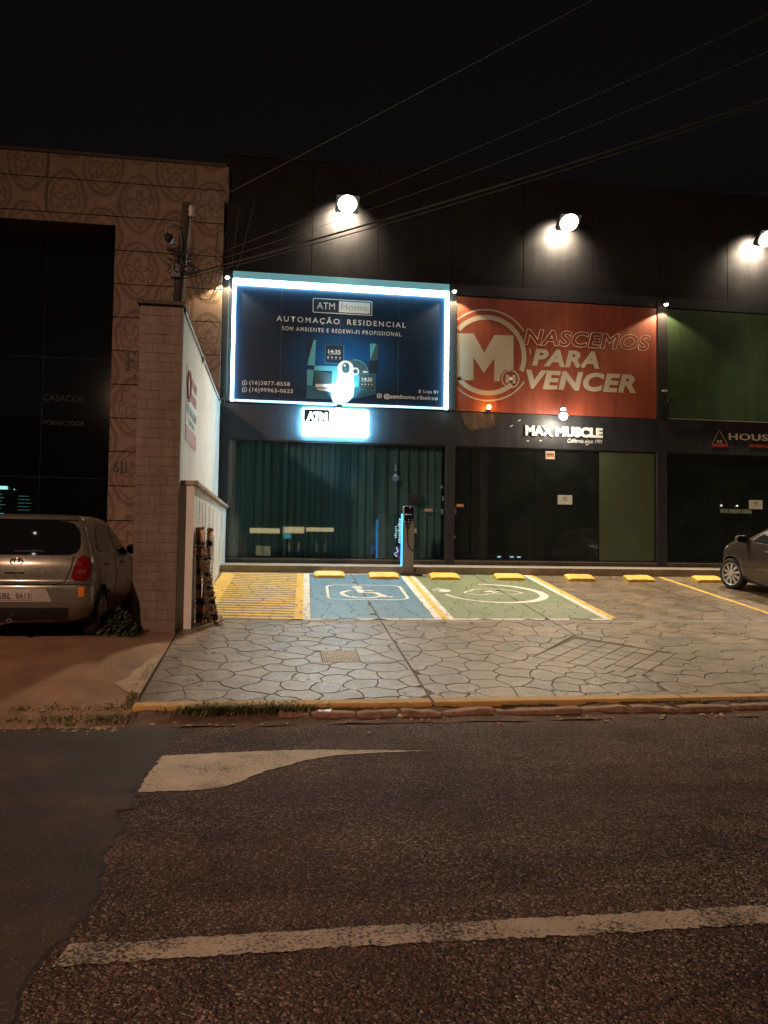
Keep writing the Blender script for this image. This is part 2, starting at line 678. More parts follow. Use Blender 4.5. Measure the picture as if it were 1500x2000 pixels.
def light(name, kind, loc, power, col, target=None, size=0.2, spot=None, blend=0.3, parent=None):
    d = bpy.data.lights.new(name, kind)
    d.energy = power
    d.color = col
    if kind == 'AREA':
        d.shape = 'DISK'
        d.size = size
    else:
        d.shadow_soft_size = size
    if kind == 'SPOT':
        d.spot_size = R(spot)
        d.spot_blend = blend
    o = bpy.data.objects.new(name, d)
    link(o, parent)
    o.location = loc
    if target:
        o.rotation_euler = (Vector(target) - Vector(loc)).to_track_quat('-Z', 'Y').to_euler()
    return o


# ------------------------------------------------------------------ ground
S = 0.11


def rz(y):
    return 0.10 + S * (y - 7.46)


struct(mesh('ground', [(-150, -150, -0.06), (150, -150, -0.06), (150, 200, -0.06), (-150, 200, -0.06)], [(0, 1, 2, 3)], DIRT))
nx, ny = 60, 24
v, f = [], []
for j in range(ny + 1):
    for i in range(nx + 1):
        x, y = -40 + 80 * i / nx, -9 + 16.42 * j / ny
        v.append((x, y, 0.0))
for j in range(ny):
    for i in range(nx):
        a = j * (nx + 1) + i
        f.append((a, a + 1, a + nx + 2, a + nx + 1))
struct(mesh('road', v, f, ASPH))
struct(box('far_pavement', -40, 40, -13.6, -9.0, -0.05, 0.12, CONC))

# newer smooth asphalt patch with a ragged edge
edge = []
y = 0.2
wk = 0.0
while y < 7.12:
    wk = wk * 0.93 + rnd.uniform(-0.012, 0.012)
    edge.append((-0.84 + 0.05 * math.sin(y * 2.1) + 0.03 * math.sin(y * 5.3 + 1) + wk + rnd.uniform(-0.010, 0.010) - (0.09 if 4.78 < y < 4.93 else 0) - 0.02 * (y > 6), y))
    y += 0.045
edge.append((-0.93, 7.12))
top = [(-0.93, 7.12)]
for k in range(1, 40):
    x = -0.93 - k * 0.34
    top.append((x, 7.10 + 0.05 * math.sin(x * 3) + rnd.uniform(-0.02, 0.02)))
P = edge + top[1:] + [(top[-1][0], 0.2)]
n = len(P)
v = [(x, y, 0.010) for x, y in P] + [(x + (0.02 if i < len(edge) else 0), y, -0.002) for i, (x, y) in enumerate(P)]
f = [tuple(range(n))] + [(i, i + n, (i + 1) % n + n, (i + 1) % n) for i in range(n)]
o = struct(mesh('asphalt_patch', v, f, PATCH))
o['label'] = 'smoother darker asphalt patch at the left of the road'

# road markings
LINEP = worn_paint('worn_white_line', (0.60, 0.49, 0.38), 0.53, (0.065, 0.048, 0.038), 60, 0.012)
ARROWP = worn_paint('worn_white_arrow', (0.68, 0.56, 0.43), 0.50, (0.075, 0.053, 0.042), 70, 0.010)


def sheet(name, P, z, m, parent=None):
    return mesh(name, [(x, y, z) for x, y in P], [tuple(range(len(P)))], m, parent)


up_, lo_ = [], []
for k in range(900):
    x = -0.80 + k * 0.022
    up_.append((x, 3.355 + rnd.uniform(-0.009, 0.009) + 0.006 * math.sin(x * 3)))
    lo_.append((x - 0.02, 3.195 + rnd.uniform(-0.011, 0.011) + 0.008 * math.sin(x * 2.3 + 1)))
tag(sheet('lane_line', lo_ + up_[::-1], 0.004, LINEP), 'long worn white line painted along the road nearest the camera', 'road marking')
AP = [(-0.86, 5.29), (-0.6, 5.29), (-0.42, 5.31), (-0.3, 5.36), (-0.2, 5.46), (-0.12, 5.58), (-0.02, 5.70), (0.10, 5.80), (0.25, 5.93), (0.45, 6.04), (0.7, 6.09), (1.0, 6.11), (1.35, 6.125), (1.0, 6.16), (0.7, 6.20), (0.37, 6.235), (0.0, 6.235), (-0.4, 6.21), (-0.86, 6.16)]
AQ = []
for i in range(len(AP)):
    p_, q_ = AP[i], AP[(i + 1) % len(AP)]
    m_ = max(1, int(math.hypot(q_[0] - p_[0], q_[1] - p_[1]) / 0.03))
    AQ += [(p_[0] + (q_[0] - p_[0]) * t / m_ + rnd.uniform(-.007, .007), p_[1] + (q_[1] - p_[1]) * t / m_ + rnd.uniform(-.010, .010)) for t in range(m_)]
tag(sheet('arrow_marking', AQ, 0.005, ARROWP), 'worn white painted arrow tail tapering to the right on the road', 'road marking')

rcr = random.Random(8)
CRK = mat('crack_tar', (0.012, 0.010, 0.009), 0.9)
for k, (xa, ya, xb, yb, lab) in enumerate(((0.9, 7.0, 3.3, 4.2, 'thin crack slanting across the road right of the arrow tip'), (-0.9, 4.55, -0.25, 4.75, 'short crack running into the road from the asphalt patch'), (1.2, 2.6, 2.4, 2.95, 'short crack in front of the long white line'))):
    L_, N_ = [], 46
    V, F = [], []
    px_, py_ = 0.0, 0.0
    for i in range(N_ + 1):
        t = i / N_
        px_ += rcr.uniform(-.02, .02)
        py_ += rcr.uniform(-.02, .02)
        w_ = 0.0025 + 0.003 * rcr.random()
        x, y = xa + (xb - xa) * t + px_, ya + (yb - ya) * t + py_
        dx, dy = (yb - ya), -(xb - xa)
        q = math.hypot(dx, dy)
        V += [(x - dx / q * w_, y - dy / q * w_, 0.0035), (x + dx / q * w_, y + dy / q * w_, 0.0035)]
    F = [(2 * i, 2 * i + 2, 2 * i + 3, 2 * i + 1) for i in range(N_)]
    tag(mesh('road_crack', V, F, CRK), lab, 'crack', 'thin cracks in the asphalt')

# driveway of the left neighbour: climbs a little faster, then runs level to the building
def dz_drive(x, y):
    k = min(1, max(0, (-1.40 - x) / 0.55))
    flat_ = 0.49 + 0.01 * (y - 9.6) if y > 9.6 else 0.13 + (y - 7.6) * 0.18
    return k * k * (3 - 2 * k) * (flat_ - rz(y)) if y > 7.6 else 0.0



v, f = [], []
for j in range(25):
    for i in range(21):
        x = -14 + (14 - 1.285) * i / 20
        yy = 7.10 + (17.7 - 7.10) * j / 24
        z = rz(yy) - 0.012 if yy > 7.5 else 0.012 + (rz(7.5) - 0.024) * (yy - 7.1) / 0.4
        z += dz_drive(x, yy)
        v.append((x, yy, z))
for j in range(24):
    for i in range(20):
        a = j * 21 + i
        f.append((a, a + 1, a + 22, a + 21))
struct(mesh('driveway', v, f, SOIL))

# ---- the lot: slab, stamped stones, paint
XL, XR = -1.27, 14.0
YF, YB = 7.62, 16.0
JX = [-1.27, 1.575, 4.21, 7.6, 10.9, 14.0]
YJ = 11.36
BASE = 0.008
lot = struct(mesh('parking_lot', [(XL, 7.46, rz(7.46) - BASE), (XR, 7.46, rz(7.46) - BASE), (XR, 17.0, rz(17.0) - BASE), (XL, 17.0, rz(17.0) - BASE),
                                   (XL, 7.46, -0.05), (XR, 7.46, -0.05)], [(0, 1, 2, 3), (4, 5, 1, 0)], JOINT))


def clip(P, a, b, c):
    """keep a*x+b*y<=c"""
    out = []
    for i in range(len(P)):
        p, q = P[i], P[(i + 1) % len(P)]
        dp, dq = a * p[0] + b * p[1] - c, a * q[0] + b * q[1] - c
        if dp <= 0:
            out.append(p)
        if (dp < 0 < dq) or (dq < 0 < dp):
            t = dp / (dp - dq)
            out.append((p[0] + (q[0] - p[0]) * t, p[1] + (q[1] - p[1]) * t))
    return out


def clip_convex(P, C):
    for i in range(len(C)):
        (x0, y0), (x1, y1) = C[i], C[(i + 1) % len(C)]
        a, b = (y1 - y0), -(x1 - x0)
        P = clip(P, a, b, a * x0 + b * y0)
        if len(P) < 3:
            return []
    return P


def area(P):
    return 0.5 * sum(P[i][0] * P[(i + 1) % len(P)][1] - P[(i + 1) % len(P)][0] * P[i][1] for i in range(len(P)))


def hsh(x, y):
    t = math.sin(x * 127.1 + y * 311.7) * 43758.5453
    return t - math.floor(t)


def wob(P, amp):
    """ragged edges that two neighbours share: offset depends on the edge's own ends only"""
    out = []
    for i in range(len(P)):
        p, q = P[i], P[(i + 1) % len(P)]
        L = math.hypot(q[0] - p[0], q[1] - p[1])
        out.append(p)
        if L > 0.16:
            ts = (0.33, 0.67) if L > 0.34 else (0.5,)
            for t in ts:
                m_ = (p[0] + (q[0] - p[0]) * t, p[1] + (q[1] - p[1]) * t)
                h = (hsh(round(m_[0], 3), round(m_[1], 3)) - 0.5) * 2 * amp
                d = (q[0] - p[0], q[1] - p[1])
                if d[0] < 0 or (d[0] == 0 and d[1] < 0):
                    d = (-d[0], -d[1])
                out.append((m_[0] - d[1] / L * h, m_[1] + d[0] / L * h))
    return out


def inset(P, d):
    n = len(P)
    out = []
    for i in range(n):
        p0, p1, p2 = P[i - 1], P[i], P[(i + 1) % n]
        e1 = Vector((p1[0] - p0[0], p1[1] - p0[1]))
        e2 = Vector((p2[0] - p1[0], p2[1] - p1[1]))
        if e1.length < 1e-6 or e2.length < 1e-6:
            continue
        n1 = Vector((-e1.y, e1.x)).normalized()
        n2 = Vector((-e2.y, e2.x)).normalized()
        b = n1 + n2
        if b.length < 0.2:
            continue
        b = b / max(0.5, b.length_squared / 2)
        out.append((p1[0] + b.x * d, p1[1] + b.y * d))
    return out


# seed points, uneven spacing
pts = []
tries = 0
r2 = random.Random(21)
while tries < 60000 and len(pts) < 1400:
    tries += 1
    x, y = r2.uniform(XL - 0.3, XR + 0.3), r2.uniform(YF - 0.4, YB + 0.5)
    dmin = 0.21 + 0.24 * r2.random() ** 1.6 + 0.06 * hsh(round(x * 0.7), round(y * 0.7))
    if all((x - a) ** 2 + ((y - b)) ** 2 > dmin * dmin for a, b in pts):
        pts.append((x, y))
cells = []
for i, (px, py) in enumerate(pts):
    C = [(px - 1.2, py - 1.2), (px + 1.2, py - 1.2), (px + 1.2, py + 1.2), (px - 1.2, py + 1.2)]
    nb = sorted((q for q in pts if q != (px, py) and abs(q[0] - px) < 2.2 and abs(q[1] - py) < 2.2), key=lambda q: (q[0] - px) ** 2 + (q[1] - py) ** 2)[:28]
    for qx, qy in nb:
        a, b = qx - px, qy - py
        C = clip(C, a, b, (qx * qx + qy * qy - px * px - py * py) / 2)
        if len(C) < 3:
            break
    if len(C) >= 3:
        cells.append(C)
slabs = []
for i in range(len(JX) - 1):
    slabs.append((JX[i] + 0.006, JX[i + 1] - 0.006, YF, YJ - 0.10))
    slabs.append((JX[i] + 0.006, JX[i + 1] - 0.006, YJ + 0.0, YB))
# square scored patch (drain repair) laid diagonally
DIA = [(3.20, 9.22), (4.20, 8.36), (5.12, 9.30), (4.16, 10.34)]
GRATE = (0.575, 1.03, 9.03, 9.58)
stone_polys = []
for C in cells:
    cx = sum(p[0] for p in C) / len(C)
    cyy = sum(p[1] for p in C) / len(C)
    W = wob(C, 0.045)
    for (a, b, c, d) in slabs:
        if cx < a - 1 or cx > b + 1 or cyy < c - 1 or cyy > d + 1:
            continue
        Q = clip_convex(W, [(a, c), (b, c), (b, d), (a, d)])
        if len(Q) < 3 or area(Q) < 0.012:
            continue
        low = cyy < YJ
        Q = inset(Q, 0.0042 if low else 0.0052)
        if len(Q) < 3 or area(Q) < 0.008:
            continue
        # leave out what the metal cover and the scored patch replace
        mx = sum(p[0] for p in Q) / len(Q)
        my = sum(p[1] for p in Q) / len(Q)
        pieces = [Q]
        for hole in ([(GRATE[0], GRATE[2]), (GRATE[1], GRATE[2]), (GRATE[1], GRATE[3]), (GRATE[0], GRATE[3])], DIA):
            nxt = []
            for q in pieces:
                if not clip_convex(q, hole):
                    nxt.append(q)
                    continue
                rest = q
                for i in range(4):
                    (x0, y0), (x1, y1) = hole[i], hole[(i + 1) % 4]
                    A, B = (y1 - y0), -(x1 - x0)
                    outp = clip(rest, -A, -B, -(A * x0 + B * y0))
                    if len(outp) >= 3 and area(outp) > 0.006:
                        nxt.append(outp)
                    rest = clip(rest, A, B, A * x0 + B * y0)
                    if len(rest) < 3:
                        break
            pieces = nxt
        for q in pieces:
            stone_polys.append((q, low))


def stone_geo(Q, low, dz):
    n = len(Q)
    I = inset(Q, 0.005 if low else 0.003)
    if len(I) != n:
        I = [(p[0] * 0.97 + sum(q[0] for q in Q) / n * 0.03, p[1] * 0.97 + sum(q[1] for q in Q) / n * 0.03) for p in Q]
    V = [(x, y, rz(y) + dz) for x, y in I] + [(x, y, rz(y) + dz - (0.005 if low else 0.002)) for x, y in Q] + [(x, y, rz(y) - BASE - 0.001) for x, y in Q]
    F = [tuple(range(n))]
    for k in (0, n):
        for i in range(n):
            j = (i + 1) % n
            F.append((k + i, k + n + i, k + n + j, k + j))
    return V, F


def seen_size(Q):
    cx = sum(p[0] for p in Q) / len(Q)
    cyy = sum(p[1] for p in Q) / len(Q)
    px = 540 + 1498 * cx / cyy
    inside = -60 < px < 1560
    return area(Q) / cyy ** 3 if inside else 0


stone_polys.sort(key=lambda t: -seen_size(t[0]))
for Q, low in stone_polys[:300]:
    V, F = stone_geo(Q, low, rnd.uniform(-0.002, 0.002) if low else 0)
    mesh('paving_stone', V, F, STONE, lot)
V, F = join([stone_geo(Q, low, rnd.uniform(-0.0015, 0.0015) if low else 0) for Q, low in stone_polys[300:]])
stuff(mesh('far_paving_stones', V, F, STONE, lot))
for i in range(len(JX) - 1):
    V = [(JX[i] + 0.006, YJ - 0.095, rz(YJ - 0.095)), (JX[i + 1] - 0.006, YJ - 0.095, rz(YJ - 0.095)), (JX[i + 1] - 0.006, YJ - 0.006, rz(YJ - 0.006)), (JX[i] + 0.006, YJ - 0.006, rz(YJ - 0.006))]
    V += [(x, y, z - 0.015) for x, y, z in V]
    mesh('smooth_concrete_strip', V, [(0, 1, 2, 3), (4, 5, 1, 0), (5, 6, 2, 1), (6, 7, 3, 2), (7, 4, 0, 3)], CONC, lot)

# diagonal scored patch
dp = thing('scored_patch', 'diagonal repair patch scored into small squares in the paving', 'paving patch', (4.2, 9.3, rz(9.3)))
o0, ex, ey = Vector(DIA[1]), Vector(DIA[2]) - Vector(DIA[1]), Vector(DIA[0]) - Vector(DIA[1])
NXT, NYT = 5, 6
for i in range(NXT):
    for j in range(NYT):
        a0, a1 = (i + 0.025) / NXT, (i + 0.975) / NXT
        b0, b1 = (j + 0.03) / NYT, (j + 0.97) / NYT
        q = [o0 + ex * a + ey * b for a, b in ((a0, b0), (a1, b0), (a1, b1), (a0, b1))]
        h = rnd.uniform(-0.003, 0.001)
        V = [(p.x, p.y, rz(p.y) + h) for p in q] + [(p.x, p.y, rz(p.y) - 0.016) for p in q]
        mesh('square_tile', V, [(0, 1, 2, 3), (0, 4, 5, 1), (1, 5, 6, 2), (2, 6, 7, 3), (3, 7, 4, 0)], STONE, dp)

# metal cover
g = thing('drain_cover', 'small rusty chequered metal cover set in the paving', 'drain cover', (0.8, 9.3, rz(9.3)))
RUST = mat('rusty_steel', (0.22, 0.17, 0.12), 0.6, 0.35, 12, 0.002, 90, metal=0.4)
x0, x1, y0, y1 = GRATE
V = [(x0 + .01, y0 + .01, rz(y0) + .001), (x1 - .01, y0 + .01, rz(y0) + .001), (x1 - .01, y1 - .01, rz(y1) + .001), (x0 + .01, y1 - .01, rz(y1) + .001)]
V += [(x, y, z - 0.02) for x, y, z in V]
mesh('plate', V, [(0, 1, 2, 3), (4, 5, 1, 0), (5, 6, 2, 1), (6, 7, 3, 2), (7, 4, 0, 3)], RUST, g)
parts = []
for i in range(14):
    for j in range(13):
        x = x0 + .03 + (x1 - x0 - .06) * i / 13
        yy = y0 + .03 + (y1 - y0 - .06) * j / 12
        d = 0.010 if (i + j) % 2 else 0.004
        e = 0.014 - d
        z = rz(yy)
        parts.append(([(x - d, yy - e, z), (x + d, yy - e, z), (x + d, yy + e, z), (x - d, yy + e, z), (x - d * .5, yy - e * .5, z + .005), (x + d * .5, yy - e * .5, z + .005), (x + d * .5, yy + e * .5, z + .005), (x - d * .5, yy + e * .5, z + .005)],
                      [(4, 5, 6, 7), (0, 1, 5, 4), (1, 2, 6, 5), (2, 3, 7, 6), (3, 0, 4, 7)]))
V, F = join(parts)
stuff(mesh('raised_studs', V, F, RUST, g))

# paint on the stones: every painted shape is cut to the stones it lies on
BLUEP = mat('blue_bay_paint', (0.075, 0.175, 0.255), 0.55, 0.16, 2.5, 0.006, 12, dirt=(0.11, 0.17, 0.20))
GREENP = mat('green_bay_paint', (0.155, 0.185, 0.085), 0.6, 0.16, 2.5, 0.006, 12, dirt=(0.21, 0.22, 0.13))
WHITEP = worn_paint('white_bay_paint', (0.78, 0.74, 0.66), 0.38, (0.40, 0.36, 0.29), 14, 0.006)
YELP = worn_paint('yellow_bay_paint', (0.82, 0.52, 0.12), 0.40, (0.36, 0.28, 0.18), 14, 0.006)


def sk(x, y):
    """bays are set out very slightly askew"""
    return (x + 0.038 * (y - 11.4), y)


def painted(name, shapes, m, parent, dz):
    o_ = None
    for C in shapes:
        V, F = [], []
        C = [sk(*p) for p in C]
        if area(C) < 0:
            C = C[::-1]
        bx0, bx1 = min(p[0] for p in C), max(p[0] for p in C)
        by0, by1 = min(p[1] for p in C), max(p[1] for p in C)
        for Q, low in stone_polys:
            if low:
                continue
            if max(p[0] for p in Q) < bx0 or min(p[0] for p in Q) > bx1 or max(p[1] for p in Q) < by0 or min(p[1] for p in Q) > by1:
                continue
            q = clip_convex(Q, C)
            if len(q) < 3 or area(q) < 1e-5:
                continue
            o = len(V)
            V += [(x, y, rz(y) + dz) for x, y in q]
            F.append(tuple(range(o, o + len(q))))
        o_ = mesh(name, V, F, m, parent)
    return o_


def band(x0, x1, y0, y1):
    return [(x0, y0), (x1, y0), (x1, y1), (x0, y1)]


YT = 16.0
hm = thing('hatched_zone_marking', 'yellow striped no-parking zone painted beside the white wall', 'bay marking', (-0.3, 13.8, rz(13.8)))
painted('grey_base_paint', [band(-1.22, 0.43, 11.42, YT)], mat('grey_paint', (0.17, 0.135, 0.105), 0.7, 0.2, 4, 0.006, 14), hm, 0.003)
painted('yellow_border', [band(-1.22, -0.95, 11.42, YT), band(0.30, 0.43, 11.42, YT)], YELP, hm, 0.0055)
k = 0
yy = 11.45
while yy < YT - 0.1:
    # stripes lean: right end nearer
    h = 0.115 + 0.01 * math.sin(k)
    painted('yellow_stripe', [[(-0.95, yy + 0.10), (0.30, yy - 0.02), (0.30, yy - 0.02 + h), (-0.95, yy + 0.10 + h)]], YELP, hm, 0.0055)
    yy += 0.205
    k += 1

bm_ = thing('accessible_bay_marking', 'blue painted parking bay with white wheelchair symbol in a frame', 'bay marking', (1.6, 13.8, rz(13.8)))
painted('blue_paint', [band(0.54, 2.42, 11.47, YT)], BLUEP, bm_, 0.004)
painted('white_border', [band(0.43, 0.54, 11.39, YT), band(0.54, 1.574, 11.39, 11.47), band(1.576, 2.42, 11.39, 11.47), band(2.42, 2.53, 11.39, YT), band(0.54, 1.40, YT - 0.10, YT), band(1.41, 2.42, YT - 0.10, YT)], WHITEP, bm_, 0.005)


def flat(name, P, m, parent, dz, tri=False):
    """outline in lot coordinates laid on the slope"""
    return mesh(name, [(x, y, rz(y) + dz) for x, y in P], [tuple(range(len(P)))], m, parent)


def strip(name, pts, w, m, parent, dz, closed=False):
    V, F = [], []
    n = len(pts)
    for i in range(n):
        a = Vector(pts[i - 1] if (i or closed) else pts[0])
        b = Vector(pts[(i + 1) % n] if (i < n - 1 or closed) else pts[-1])
        t = (b - a).normalized()
        nn = Vector((-t.y, t.x))
        ww = w[i] if isinstance(w, (list, tuple)) else w
        for s in (-1, 1):
            q = Vector(pts[i]) + nn * (s * ww / 2)
            V.append((q.x, q.y, rz(q.y) + dz))
    for i in range(n if closed else n - 1):
        j = (i + 1) % n
        F.append((2 * i, 2 * j, 2 * j + 1, 2 * i + 1))
    return mesh(name, V, F, m, parent)


fr = [(p[0], p[1]) for p in roundrect(0.95, 2.33, 13.02, 14.52, 0.22)]
strip('symbol_frame', [(x + 0.03 * (y - 13.8) / 0.75, y) for x, y in fr], 0.05, WHITEP, bm_, 0.0075, True)
# wheelchair user seen from the side, head away from the street
flat('symbol_head', [(1.53 + 0.105 * math.cos(a), 14.27 + 0.12 * math.sin(a)) for a in [2 * math.pi * i / 18 for i in range(18)]], WHITEP, bm_, 0.0075)
strip('symbol_wheel', [(1.55 + 0.36 * math.cos(a), 13.58 + 0.40 * math.sin(a)) for a in [R(118 + 232 * i / 26) for i in range(27)]], 0.085, WHITEP, bm_, 0.0078)
strip('symbol_body', [(1.53, 14.10), (1.555, 13.72), (1.80, 13.70), (1.93, 13.28), (2.06, 13.31)], [0.13, 0.13, 0.12, 0.10, 0.10], WHITEP, bm_, 0.0081)
strip('symbol_arm', [(1.56, 13.93), (1.80, 13.92)], 0.075, WHITEP, bm_, 0.0084)

gm = thing('charging_bay_marking', 'green painted charging bay with white plug and car symbol', 'bay marking', (3.9, 13.8, rz(13.8)))
painted('green_paint', [band(2.72, 5.12, 11.47, YT)], GREENP, gm, 0.004)
painted('white_border', [band(2.63, 2.72, 11.39, YT), band(2.72, 4.209, 11.39, 11.47), band(4.211, 5.12, 11.39, 11.47), band(5.12, 5.23, 11.39, YT)], WHITEP, gm, 0.005)
painted('yellow_line', [band(2.53, 2.63, 11.39, YT), band(5.23, 5.35, 11.39, YT)], YELP, gm, 0.005)
arc = [(3.98 + 0.93 * math.cos(a), 13.75 + 0.96 * math.sin(a)) for a in [R(92 - 262 * i / 48) for i in range(49)]]
strip('plug_cable_symbol', arc, [0.06 + 0.10 * math.sin(math.pi * min(1, i / 40)) for i in range(49)], WHITEP, gm, 0.0075)
flat('plug_symbol', [(3.05, 14.02), (3.00, 13.86), (3.12, 13.80), (3.24, 13.90), (3.22, 14.06), (3.12, 14.10)], WHITEP, gm, 0.0085)
strip('plug_pin_symbol', [(3.05, 13.98), (2.90, 14.06)], 0.05, WHITEP, gm, 0.009)
strip('plug_pin_symbol', [(3.13, 14.08), (3.02, 14.22)], 0.05, WHITEP, gm, 0.009)
strip('car_outline_symbol', [(3.45, 13.72), (3.50, 13.86), (3.62, 13.95), (3.72, 14.12), (3.95, 14.18), (4.25, 14.14), (4.42, 14.00), (4.50, 13.90), (4.55, 13.72), (4.40, 13.64), (4.32, 13.56), (4.20, 13.64), (3.88, 13.66), (3.80, 13.54), (3.66, 13.54), (3.56, 13.64)], 0.042, WHITEP, gm, 0.0078, True)
flat('bolt_symbol', [(3.82, 13.88), (4.05, 14.02), (4.02, 13.90), (4.20, 13.88), (3.98, 13.74), (4.0, 13.84)], WHITEP, gm, 0.0078)

tag(painted('bay_line', [band(8.16, 8.27, 10.3, 15.9)], YELP, None, 0.005), 'single yellow bay line beside the dark grey car', 'bay marking')

# ---- yellow painted kerb edge, old stone kerb, weeds
kb = struct(thing('kerb', 'yellow painted concrete kerb edge of the paved lot', 'kerb', (1, 7.5, 0.1)))
del kb['category']
ks = [(-1.28, 1.555, 7.455, 7.44), (1.585, 4.195, 7.44, 7.47), (4.225, 8.0, 7.475, 7.56), (8.03, 14, 7.56, 7.58)]
for x0, x1, ya, yb in ks:
    N = 14
    V, F = [], []
    for i in range(N + 1):
        t = i / N
        x = x0 + (x1 - x0) * t
        yf = ya + (yb - ya) * t + rnd.uniform(-0.008, 0.008)
        yk = 7.625
        zt = rz(7.5) + 0.012
        V += [(x, yf, -0.04), (x, yf, zt - 0.02 + rnd.uniform(-.004, .004)), (x, yf + 0.02, zt), (x, yk, rz(yk) + 0.004), (x, yk, rz(yk) - 0.03)]
    for i in range(N):
        for k in range(4):
            a = i * 5 + k
            F.append((a, a + 5, a + 6, a + 1))
    F += [(0, 1, 2, 3, 4), tuple(N * 5 + k for k in (4, 3, 2, 1, 0))]
    mesh('kerb_segment', V, F, YELL, kb)

KST = mat('red_kerb_stone', (0.30, 0.175, 0.11), 0.85, 0.4, 9, 0.025, 34, dirt=(0.11, 0.07, 0.045))
kst = thing('stone_kerb', 'row of old chipped reddish kerb stones along the road edge', 'kerb', (3, 7.35, 0))
x = 0.06
while x < 13:
    L = rnd.choice([rnd.uniform(0.28, 0.5), rnd.uniform(0.5, 0.95)])
    N = 7
    V, F = [], []
    sk_ = 0.035 * max(0, x - 4)
    tilt = rnd.uniform(-0.018, 0.018)
    push = rnd.uniform(-0.02, 0.02)
    for i in range(N + 1):
        xx = x + 0.008 + (L - 0.016) * i / N
        e = 0.005 if i in (0, N) else 0
        j = lambda s: rnd.uniform(-s, s)
        y0, y1 = 7.262 + push + e + j(.007), 7.405 - e + j(.012)
        h = 0.070 - e + tilt * (i / N - 0.5) * 2 + j(.006)
        V += [(xx, y0 - .005, -0.03), (xx, y0, h - 0.012 + j(.005)), (xx, y0 + 0.014, h), (xx, y1 - 0.015, h + j(.005)), (xx, y1, h - 0.03), (xx, y1, -0.03)]
    for i in range(N):
        for k in range(5):
            a = i * 6 + k
            F.append((a, a + 6, a + 7, a + 1))
    F += [(0, 1, 2, 3, 4, 5), tuple(N * 6 + k for k in (5, 4, 3, 2, 1, 0))]
    mesh('kerb_stone', V, F, KST, kst)
    x += L + rnd.uniform(0.0, 0.03)

v, f = [], []
for i in range(121):
    xx = -14 + 28 * i / 120
    u_ = 1 if xx > -1.25 else 0
    for (yy, z) in ((7.08, 0.004), (7.2, 0.012), (7.36, 0.03 + .02 * u_), (7.50, 0.025 + 0.06 * u_)):
        v.append((xx, yy + rnd.uniform(-.03, .03), z + rnd.uniform(-.008, .012)))
for i in range(120):
    for k in range(3):
        a = i * 4 + k
        f.append((a, a + 4, a + 5, a + 1))
struct(mesh('gutter_dirt', v, f, DIRT))

GRASS = mat('weed_green', (0.085, 0.105, 0.026), 0.7, 0.45, 9)
GRASSD = mat('weed_dry', (0.24, 0.18, 0.07), 0.8, 0.4, 9)


def blades(spots, r_):
    V, F = [], []
    for (x, y, z, h, sp) in spots:
        a = r_.uniform(0, 2 * math.pi)
        lean = r_.uniform(0.3, 1.7) * h
        dx, dy = math.cos(a) * lean, math.sin(a) * lean
        wv = r_.uniform(0.003, 0.007)
        px, py = -math.sin(a) * wv, math.cos(a) * wv
        o = len(V)
        V += [(x - px, y - py, z), (x + px, y + py, z), (x + dx * .4 + px * .8, y + dy * .4 + py * .8, z + h * .62), (x + dx * .4 - px * .8, y + dy * .4 - py * .8, z + h * .62), (x + dx, y + dy, z + h * r_.uniform(.75, 1.0))]
        F += [(o, o + 1, o + 2, o + 3), (o + 3, o + 2, o + 4)]
    return V, F


rg = random.Random(5)
sp, sd = [], []
for _ in range(6500):
    t = rg.random()
    if t < 0.28:
        c = rg.choice([-0.62, -0.45, -0.3, -0.12, 0.0, -0.52, 0.12])
        x, yv, h = c + rg.gauss(0, 0.17), 7.40 + rg.gauss(0, 0.04), rg.uniform(0.04, 0.12)
    elif t < 0.62:
        x = rg.uniform(-1.3, 6.8)
        if math.sin(x * 3.1) + math.sin(x * 7.7 + 1) < 0.1:
            continue
        yv, h = 7.43 + 0.03 * max(0, x - 4) + rg.gauss(0, 0.012), rg.uniform(0.02, 0.065)
    elif t < 0.86:
        c = rg.choice([-1.36, -1.42, -1.5, -1.62, -1.8, -2.0, -2.25])
        x, yv, h = c + rg.gauss(0, 0.07), 7.35 + rg.gauss(0, 0.10), rg.uniform(0.02, 0.085)
    else:
        x, yv, h = -1.31 - abs(rg.gauss(0, 0.04)), 7.5 + rg.random() * 1.5, rg.uniform(0.02, 0.07)
    z = (0.05 if x > -1.25 else 0.02) if yv < 7.47 else rz(yv) - 0.03
    (sd if rg.random() < 0.38 else sp).append((x, yv, z, h, 0))
V, F = blades(sp, rg)
o = stuff(mesh('grass', V, F, GRASS))
o['label'] = 'green weeds growing in the gutter along the kerb'
V, F = blades(sd, rg)
o = stuff(mesh('dry_grass', V, F, GRASSD))
o['label'] = 'dry yellowish weeds among the green ones in the gutter'

# broken concrete strip and crumbs left of the lot
def blob(x, y, z, r, r_, flatn=0.6):
    V = []
    for k, (a, b, c) in enumerate([(1, 0, 0), (-1, 0, 0), (0, 1, 0), (0, -1, 0), (0, 0, 1), (.6, .6, .5), (-.6, .6, .5), (.6, -.6, .5), (-.6, -.6, .5)]):
        j = r_.uniform(0.75, 1.2) * r
        V.append((x + a * j, y + b * j, z + c * j * flatn))
    F = [(4, 5, 6), (4, 6, 8), (4, 8, 7), (4, 7, 5), (0, 2, 5), (2, 1, 6), (1, 3, 8), (3, 0, 7), (5, 2, 6), (6, 1, 8), (8, 3, 7), (7, 0, 5)]
    return V, F


